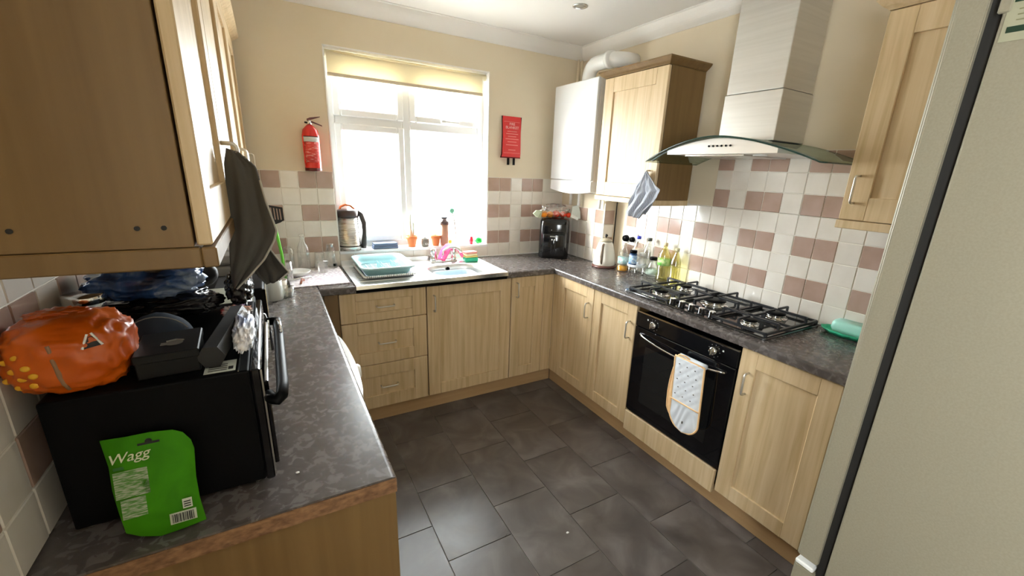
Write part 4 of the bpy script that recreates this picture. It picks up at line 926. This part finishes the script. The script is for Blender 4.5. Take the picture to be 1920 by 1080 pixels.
drape('cloth', interp(k3, 36), cloth_stripe, tr_, .003, 40, .012, 2.6, 'x', ph=.5)
k4 = [(0, (2.318, -1.125, 1.585), (2.316, -1.14, 1.585)), (1, (2.322, -1.07, 1.49), (2.32, -1.17, 1.50)), (2, (2.322, -1.03, 1.40), (2.32, -1.20, 1.41)), (2.6, (2.322, -1.01, 1.35), (2.32, -1.15, 1.345))]
drape('cloth_fold', interp(k4, 24), cloth_stripe, tr_, .003, 20, .004, 1.4, 'x')

# ------------------------------------------------------------------ left worktop clutter
mo = thing('mini_oven', 'black countertop mini oven at the near end of the left worktop', 'mini oven', (0, -2.093, WT+.001))
zc = .262
link('casing', B(.045, .335, 0, .495, .012, zc, bev=.004, seg=2), black_satin, mo)
fr2 = link('front_frame', B(.336, .352, -.002, .497, .010, zc+.001, bev=.003), black_gloss, mo)
link('silver_trim', B(.352, .355, -.002, .001, .015, zc-.002), steel_bright, fr2)
dr2 = link('glass_door', B(.353, .362, .02, .40, .03, .225, bev=.002), black_glass, mo)
pts = [(.360, .462, .205), (.385, .455, .205), (.384, .42, .205), (.386, .36, .205), (.386, .03, .205), (.383, -.012, .203), (.375, -.022, .200), (.366, -.010, .198), (.360, .01, .198)]
link('door_handle', tube(bm_(), pts, .0115, 10), black_satin, dr2, True)
link('handle_inlay', tube(bm_(), [(.384, .435, .2150), (.390, .41, .2150), (.391, .33, .2150)], .0045, 8), steel_bright, dr2, True)
q = bm_()
for i in range(4): box(q, .3635, .367, .24+.035*i, .262+.035*i, .235, .240)
link('button', q, white_plastic, dr2)
q = bm_()
for (x, y) in ((.06, .03), (.32, .03), (.06, .46), (.32, .46)): lathe(q, [(.012, 0), (.012, .012)], (x, y, 0), 12)
link('foot', q, grey_plastic, mo)
link('top_seam', B(.316, .318, .003, .49, zc, zc+.0012), steel_bright, mo)
MT = WT+.001+zc+.0005
st = link('rating_label', B(.262, .312, .012, .065, zc+.0002, zc+.0008), mat('pale_sticker', (.62, .66, .60), .5), mo)
q = bm_()
for i in range(4): box(q, .268, .298, .020+.009*i, .023+.009*i, zc+.0008, zc+.0011)
box(q, .300, .308, .02, .034, zc+.0008, zc+.0011); link('print', q, black_matt, st)['kind'] = 'stuff'
# orange carrier bag
ob = thing('carrier_bag', 'orange plastic carrier bag slumped on the mini oven', 'bag', (0, 0, 0))
def crumple(c, rad, seed, flat, amp=.10, power=.75, sub=5, pinch=None):
    b = bm_(); r = bmesh.ops.create_icosphere(b, subdivisions=sub, radius=1)
    for v in r['verts']:
        d = v.co.normalized(); q = Vector([math.copysign(abs(x)**power, x) for x in d])
        rg = 1-abs(noise.noise(d*2.3+Vector((seed, 0, 0)))); rg2 = 1-abs(noise.noise(d*5.5+Vector((0, seed, 3))))
        k = 1-amp*(1-rg**3)-amp*.45*(1-rg2**3)
        p = Vector((q.x*rad[0]*k, q.y*rad[1]*k, q.z*rad[2]*k))
        if pinch:
            pd = Vector(pinch).normalized(); a = max(0, d.dot(pd)-.80)/.20; p -= Vector(pd)*0*a
        if p.z < -flat: p.z = -flat+.1*(p.z+flat)
        v.co = Vector(c)+p
    return b
link('bag_body', crumple((.083, -2.015, MT+.060), (.086, .085, .070), 2.1, .058, .09, .74), bag_orange, ob, True)
link('tied_neck', crumple((.075, -2.01, MT+.124), (.050, .028, .012), 5.3, .02, .3, 1, 4), bag_orange, ob, True)
def on_bag(pts, m, name, rad=.0):
    pass
from mathutils.bvhtree import BVHTree
bag = [c for c in ob.children if c.name == 'bag_body'][0]
tree = BVHTree.FromPolygons([v.co for v in bag.data.vertices], [p.vertices[:] for p in bag.data.polygons])
def onbag(x, z, off=.001):
    h = tree.ray_cast(Vector((x, -3, MT+z)), Vector((0, 1, 0))); return (h[0] if h[0] else Vector((x, -2.09, MT+z)))+Vector((0, -off, 0))
for (x, z) in ((.022, .070), (.038, .078), (.030, .056), (.048, .062), (.020, .040), (.040, .044), (.054, .048), (.032, .028), (.050, .030)):
    c_ = onbag(x, z, 0); link('printed_dot', blob(c_, (.0060, .0018, .0050), 2, 0), bag_dots, ob, True)
link('printed_band', tube(bm_(), [onbag(x, z, -.0012) for x, z in ((.078, .095), (.079, .085), (.080, .07), (.081, .055), (.083, .04), (.085, .028), (.087, .015))], .0034, 6), mat('grey_print_band', (.30, .17, .09), .5), ob, True)
link('printed_mark', prism([onbag(x, z, .0012) for x, z in ((.118, .082), (.124, .100), (.129, .100), (.137, .084))], (0, .004, 0)), black_matt, ob)
link('printed_mark', tube(bm_(), [onbag(.116, .082), onbag(.123, .104)], .0018, 6), white_plastic, ob)
link('printed_mark', tube(bm_(), [onbag(.127, .105), onbag(.139, .084)], .0018, 6), white_plastic, ob)
# jar behind it
jr = thing('glass_jar', 'jar with a silver lid behind the orange bag', 'jar', (.045, -1.80, MT))
link('body', lathe(bm_(), [(.030, 0), (.034, .005), (.034, .075), (.030, .085)], (0, 0, 0), 24), glassm, jr, True); link('lid', lathe(bm_(), [(.033, .086), (.035, .088), (.035, .102), (.033, .105)], (0, 0, 0), 28), steel_bright, jr, True)
# black box with logo and navy cap
bb = thing('gift_box', 'flat black box with a small grey emblem on the mini oven', 'box', (.208, -2.000, MT), R(3))
link('box', B(-.046, .046, -.060, .062, 0, .038, bev=.002), mat('charcoal_card', (.007, .007, .007), .55, 0, .2), bb); link('lid', B(-.048, .048, -.062, .064, .030, .046, bev=.002), mat('black_card', (.008, .008, .008), .5, 0, .2), bb)
em = lathe(bm_(), [(.010, .0462), (.014, .0466), (.010, .0468)], (.008, -.012, 0), 20); box(em, -.012, -.002, -.02, -.006, .0462, .0468); tube(em, [(-.004, -.002, .0468), (.010, .004, .0468), (.022, -.004, .0468)], .002, 6)
link('emblem', em, mat('grey_foil_print', (.16, .16, .14), .4), bb)
cpn = thing('cap', 'navy blue cap lying behind the black box', 'cap', (.165, -1.855, MT))
link('crown', blob((0, 0, .0), (.062, .055, .062), 4, .03, 2, 1, .0), navy, cpn, True); link('peak', loft([[(.055*math.cos(a), -.03-.045*math.sin(a), .008+.010*math.sin(a)) for a in [PI*i/12 for i in range(13)]], [(.055*math.cos(a), -.03-.045*math.sin(a), .011+.010*math.sin(a)) for a in [PI*i/12 for i in range(13)]]]), navy, cpn, True)
link('stitch_line', tube(bm_(), [(.0635*math.sin(a)*.98, -.02, .0625*math.cos(a)*.96+.001) for a in [R(-60)+R(120)*i/10 for i in range(11)]], .0012, 5), grey_plastic, cpn)
# bags behind
tag(link('bin_bag', crumple((.142, -1.655, MT+.030), (.136, .095, .034), 7.7, .030, .18, .8), bag_black, None, True), 'flat black bin bag under the blue pack on the mini oven', 'bag')
tag(link('shiny_pack', crumple((.132, -1.700, MT+.102), (.120, .085, .040), 3.2, .034, .14, .75), pack_blue, None, True), 'shiny dark blue plastic pack lying on the black bags', 'packet')
tag(link('bin_bag', crumple((.305, -1.61, MT+.050), (.036, .095, .048), 1.7, .050, .2, .8), bag_black, None, True), 'crumpled black bag at the right end of the blue pack', 'bag')
tag(link('black_hat', blob((.165, -1.52, MT+.075), (.085, .05, .055), 4, .08, 2, 9, .05), black_matt, None, True), 'black cloth heap behind the blue pack', 'cloth')
# roll and wrappers
rl_ = thing('bag_roll', 'black cardboard tube lying at the front edge of the mini oven', 'roll', (0, 0, 0))
dd = Vector((.030, .27, 0)); p0 = Vector((.276, -2.060, MT+.024))
q = tube(bm_(), [p0, p0+dd*.3, p0+dd*.7, p0+dd], .0235, 6); link('tube', q, black_matt, rl_)
tag(link('wrapper', crumple((.3245, -1.935, MT+.028), (.022, .125, .028), 4.4, .021, .25, .8), wrapper_w, None, True), 'white and blue crumpled wrapper beside the black tube', 'wrapper').rotation_euler = (0, 0, R(0))
tag(link('sweet_wrapper', crumple((.300, -1.745, MT+.018), (.038, .022, .017), 8.1, .016, .35, .9), wrapper_c, None, True), 'small white, red and brown wrapper behind the black tube', 'wrapper')
tag(link('foil_scrap', crumple((.318, -1.655, MT+.085), (.014, .035, .030), 6.5, .030, .4, .9), foil, None, True), 'crumpled silver foil scrap beside the black bag', 'foil')
tag(link('film_strip', drape('film_strip', [((.240+.012*math.sin(j*.7), -2.06+.014*j, MT+.004+.002*(j % 2)), (.262+.010*math.sin(j*.7), -2.055+.014*j, MT+.012)) for j in range(9)], mat('black_film', (.03, .03, .033), .15), None, .001, 6, .001, 1, 'z').data.copy() and bm_(), black_matt) if False else drape('film_strip', [((.242+.004*j, -2.06+.018*j, MT+.004+.003*(j % 2)), (.256+.003*j, -2.055+.018*j, MT+.012)) for j in range(9)], mat('black_film', (.03, .03, .033), .15), None, .001, 6, .001, 1, 'z'), 'strip of shiny black film between the box and the tube', 'film')
# green pouch
gp = thing('treat_pouch', 'bright green pouch with white script leaning on the mini oven', 'pouch', (0, 0, 0))
y_b, z_b, y_t, z_t = -2.158, WT+.002, -2.102, 1.12
def on(x, z, off=0):
    k = (z-z_b)/(z_t-z_b); return (x, y_b+(y_t-y_b)*k-off, z)
ol = [(.112, 1.096), (.145, 1.094), (.178, 1.094), (.208, 1.090), (.222, 1.082), (.232, 1.066), (.235, 1.050), (.232, 1.0), (.233, .96), (.238, .918), (.205, .914), (.172, .912), (.145, .922), (.127, .934), (.122, .97), (.118, 1.01), (.118, 1.05)]
bm = bm_(); cen = (.176, 1.0); rings = []
for s, off in ((1, .001), (.93, .004), (.8, .009), (.55, .013), (.25, .015)):
    rings.append([on(cen[0]+(x-cen[0])*s, max(cen[1]+(z-cen[1])*s, WT+.002), off) for x, z in ol])
pb_ = loft(rings, bm, cap0=False, cap1=True); back = loft([[on(x, z, -.001) for x, z in ol], [on(x, z, .001) for x, z in ol]], bm_(), cap0=True, cap1=False)
link('front', pb_, pouch_green, gp, True); link('back', back, pouch_green, gp)
sl = math.atan2(y_t-y_b, z_t-z_b)
text('lettering', 'Wagg', .024, mat('cream_print', (.62, .66, .45), .5), gp, on(.147, 1.066, .0125), (R(90)-sl, R(-3), 0), .0006, shear=.3, sx=1.0)
q = bm_()
def quad(bm, x0, x1, z0, z1, off): bm.faces.new([bm.verts.new(on(*p, off)) for p in ((x0, z0), (x1, z0), (x1, z1), (x0, z1))])
q = bm_(); quad(q, .126, .169, 1.047, 1.052, .0125); quad(q, .146, .160, 1.056, 1.060, .0120); link('print_bar', q, pouch_dark, gp)
q = bm_(); quad(q, .125, .170, 1.0, 1.045, .0150); quad(q, .130, .163, .965, .998, .0155); link('small_print', q, pouch_print, gp)
q = bm_(); quad(q, .160, .190, 1.078, 1.082, .0078); lathe(q, [(.005, -.0005), (.005, .0005)], on(.175, 1.083, .0070), 12, 'y'); link('hang_hole', q, black_matt, gp)
q = bm_(); quad(q, .190, .228, .934, .953, .0140); quad(q, .210, .224, .957, .974, .0150); link('barcode_panel', q, mat('grey_white_print', (.50, .54, .42), .5), gp)
q = bm_(); random.seed(3); x = .193
while x < .225:
    w_ = random.choice((.0006, .001, .0018)); quad(q, x, x+w_, .936, .951, .0150); x += w_+random.choice((.0007, .0012))
for z in (.960, .964, .968): quad(q, .212, .222, z, z+.002, .0158)
link('barcode', q, black_matt, gp)['kind'] = 'stuff'

# things further along the left worktop
gr_ = thing('contact_grill', 'black sandwich grill with an olive grey lid behind the mini oven', 'grill', (0, 0, WT+.001))
link('body', B(.06, .318, -1.50, -1.20, .0, .175, bev=.01, seg=2), black_satin, gr_)
link('lid', loft([[(.19+x, -1.35+y, .176) for x, y in rrect(.25, .29, .04, 5)], [(.19+x, -1.35+y, .20) for x, y in rrect(.25, .29, .04, 5)], [(.19+x*.93, -1.35+y*.93, .212) for x, y in rrect(.25, .29, .04, 5)]]), olive, gr_, True)
link('handle', tube(bm_(), [(.25, -1.515, .205), (.31, -1.515, .200), (.345, -1.51, .185), (.352, -1.50, .15), (.354, -1.48, .06)], .011, 8), black_gloss, gr_, True)
ts = thing('toaster', 'black toaster with a thin steel edge beyond the grill', 'toaster', (0, 0, WT+.001))
link('body', B(.12, .345, -1.08, -.80, .0, .165, bev=.012, seg=3), black_satin, ts, True); link('steel_edge', B(.345, .350, -1.075, -.805, .005, .160, bev=.002), steel_bright, ts)
link('slot', box(B(.18, .21, -1.05, -.83, .164, .167), .26, .29, -1.05, -.83, .164, .167), black_matt, ts)
bd = thing('bread_bin', 'grey metal bread bin behind the towel under the wall cabinets', 'bread bin', (0, 0, WT+.001))
link('bin', B(.03, .275, -.78, -.42, .0, .20, bev=.012, seg=2), mat('grey_metal', (.30, .29, .27), .35, .3), bd); link('lid', B(.035, .272, -.775, -.425, .201, .245, bev=.015, seg=3), mat('grey_metal_lid', (.34, .33, .31), .3, .4), bd)
tb = thing('food_tub', 'white tub with a red lid on the grey bread bin', 'tub', (.19, -.60, WT+.247)); link('tub', lathe(bm_(), [(.05, 0), (.058, .05)], (0, 0, 0), 24), white_plastic, tb, True); link('lid', lathe(bm_(), [(.061, .051), (.061, .075), (.05, .08)], (0, 0, 0), 24), red, tb, True)
cj = thing('utensil_jug', 'white cylindrical utensil jug at the edge of the left worktop', 'jug', (.365, -.668, WT+.001))
link('jug', lathe(bm_(), [(.042, 0), (.045, .004), (.045, .125), (.041, .125), (.040, .01)], (0, 0, 0), 28), mat('pale_grey_ceramic', (.55, .58, .56), .3), cj, True)
sp = thing('spatula', 'black slotted spatula with a bright green handle behind the towel', 'spatula', (0, 0, 0))
link('handle', tube(bm_(), [(.432, -.34, WT+.02), (.426, -.35, 1.08), (.414, -.36, 1.20), (.408, -.365, 1.24)], .0075, 8), lime, sp, True)
q = bm_(); hx = Vector((.42, -.37, 1.285))
P4 = [(.405, -.368, 1.238), (.437, -.368, 1.25), (.458, -.372, 1.30), (.455, -.374, 1.325), (.388, -.374, 1.338), (.390, -.372, 1.29)]
for t0, t1 in ((0, .16), (.24, .36), (.44, .56), (.64, .76), (.84, 1.0)):
    f_ = lambda t, zz: (P4[5][0]+(P4[2][0]-P4[5][0])*t+(0 if zz < .5 else -.002), -.370, (1.262 if zz < .5 else 1.322)+.010*(1-t)*(1 if zz > .5 else 0)+(-.002*t))
    prism([f_(t0, 0), f_(t1, 0), f_(t1, 1), f_(t0, 1)], (0, .003, 0), q)
prism([(.404, -.370, 1.235), (.440, -.370, 1.248), (.459, -.370, 1.262), (.388, -.370, 1.264)], (0, .003, 0), q); prism([(.386, -.370, 1.330), (.457, -.370, 1.316), (.456, -.370, 1.327), (.388, -.370, 1.340)], (0, .003, 0), q)
link('slotted_blade', q, black_matt, sp)
uj = thing('utensil_holder', 'clear glass holder standing the green spatula upright', 'holder', (.432, -.345, WT+.001)); link('glass', lathe(bm_(), [(.036, 0), (.040, .004), (.040, .12), (.037, .12), (.036, .008)], (0, 0, 0), 24), glassm, uj, True)
tag(link('beige_cup', lathe(bm_(), [(.028, 0), (.040, .07), (.037, .07), (.026, .006)], (0, 0, 0), 24), mat('beige_ceramic', (.62, .54, .44), .5), None, True, (.395, -.56, WT+.001)), 'beige cup between the utensil jug and the drying mat', 'cup')
tag(link('clear_tub', lathe(bm_(), [(.03, 0), (.036, .05), (.033, .05), (.028, .004)], (0, 0, 0), 24), film, None, True, (.425, -.635, WT+.001)), 'small clear plastic pot beside the utensil jug', 'pot')
# crumbs on worktop and floor
tag(link('crumb', blob((.392, -2.085, WT+.002), (.004, .003, .0018), 2, .3), white_plastic), 'white crumb on the worktop beside the mini oven', 'crumb')
tag(link('paint_chip', blob((1.405, -1.795, .002), (.007, .005, .0018), 2, .3), white_plastic), 'small white chip on the dark floor', 'chip')

# ceiling downlight
dl = thing('downlight', 'recessed chrome ceiling downlight, switched off', 'light', (2.077, -.692, H))
link('rim', lathe(bm_(), [(.045, 0), (.045, -.004), (.036, -.007), (.032, -.002)], (0, 0, 0), 32), steel_bright, dl, True); link('bulb', lathe(bm_(), [(.030, -.001), (.024, -.004), (.01, -.005)], (0, 0, 0), 24), mat('dull_bulb', (.35, .33, .28), .2), dl, True)

# garden outside
gd = struct('trim_5', B(-8, 10, .5, 22, -.5, -.45), noisy(mat('pale_bounce_paving', (.3, .3, .28), .9), [(.30, .29, .26), (.42, .40, .36)], (1, 1, 1), 2, 5), 'added pale ground outside the window for neutral bounced light')  # added ground, made pale paving to keep green out of bounced light
tre = thing('garden_tree', 'bare branched tree outside the window', 'tree', (2.9, 7.0, -.45))
q = bm_(); random.seed(5)
def br_(p, d, L_, r, n):
    q_ = p+d*L_; mid = p+d*L_*.5+Vector((random.uniform(-1, 1), random.uniform(-1, 1), 0))*L_*.06
    tube(q, [p, mid, q_], [r, r*.85, r*.7], 5)
    if n:
        for i in range(3):
            nd_ = (d+Vector((random.uniform(-.8, .8), random.uniform(-.8, .8), random.uniform(-.1, .5)))).normalized(); br_(q_, nd_, L_*.72, r*.62, n-1)
br_(Vector((0, 0, 0)), Vector((0, 0, 1)), 1.6, .09, 5)
link('branches', q, mat('bark', (.16, .12, .09), .9), tre, True)
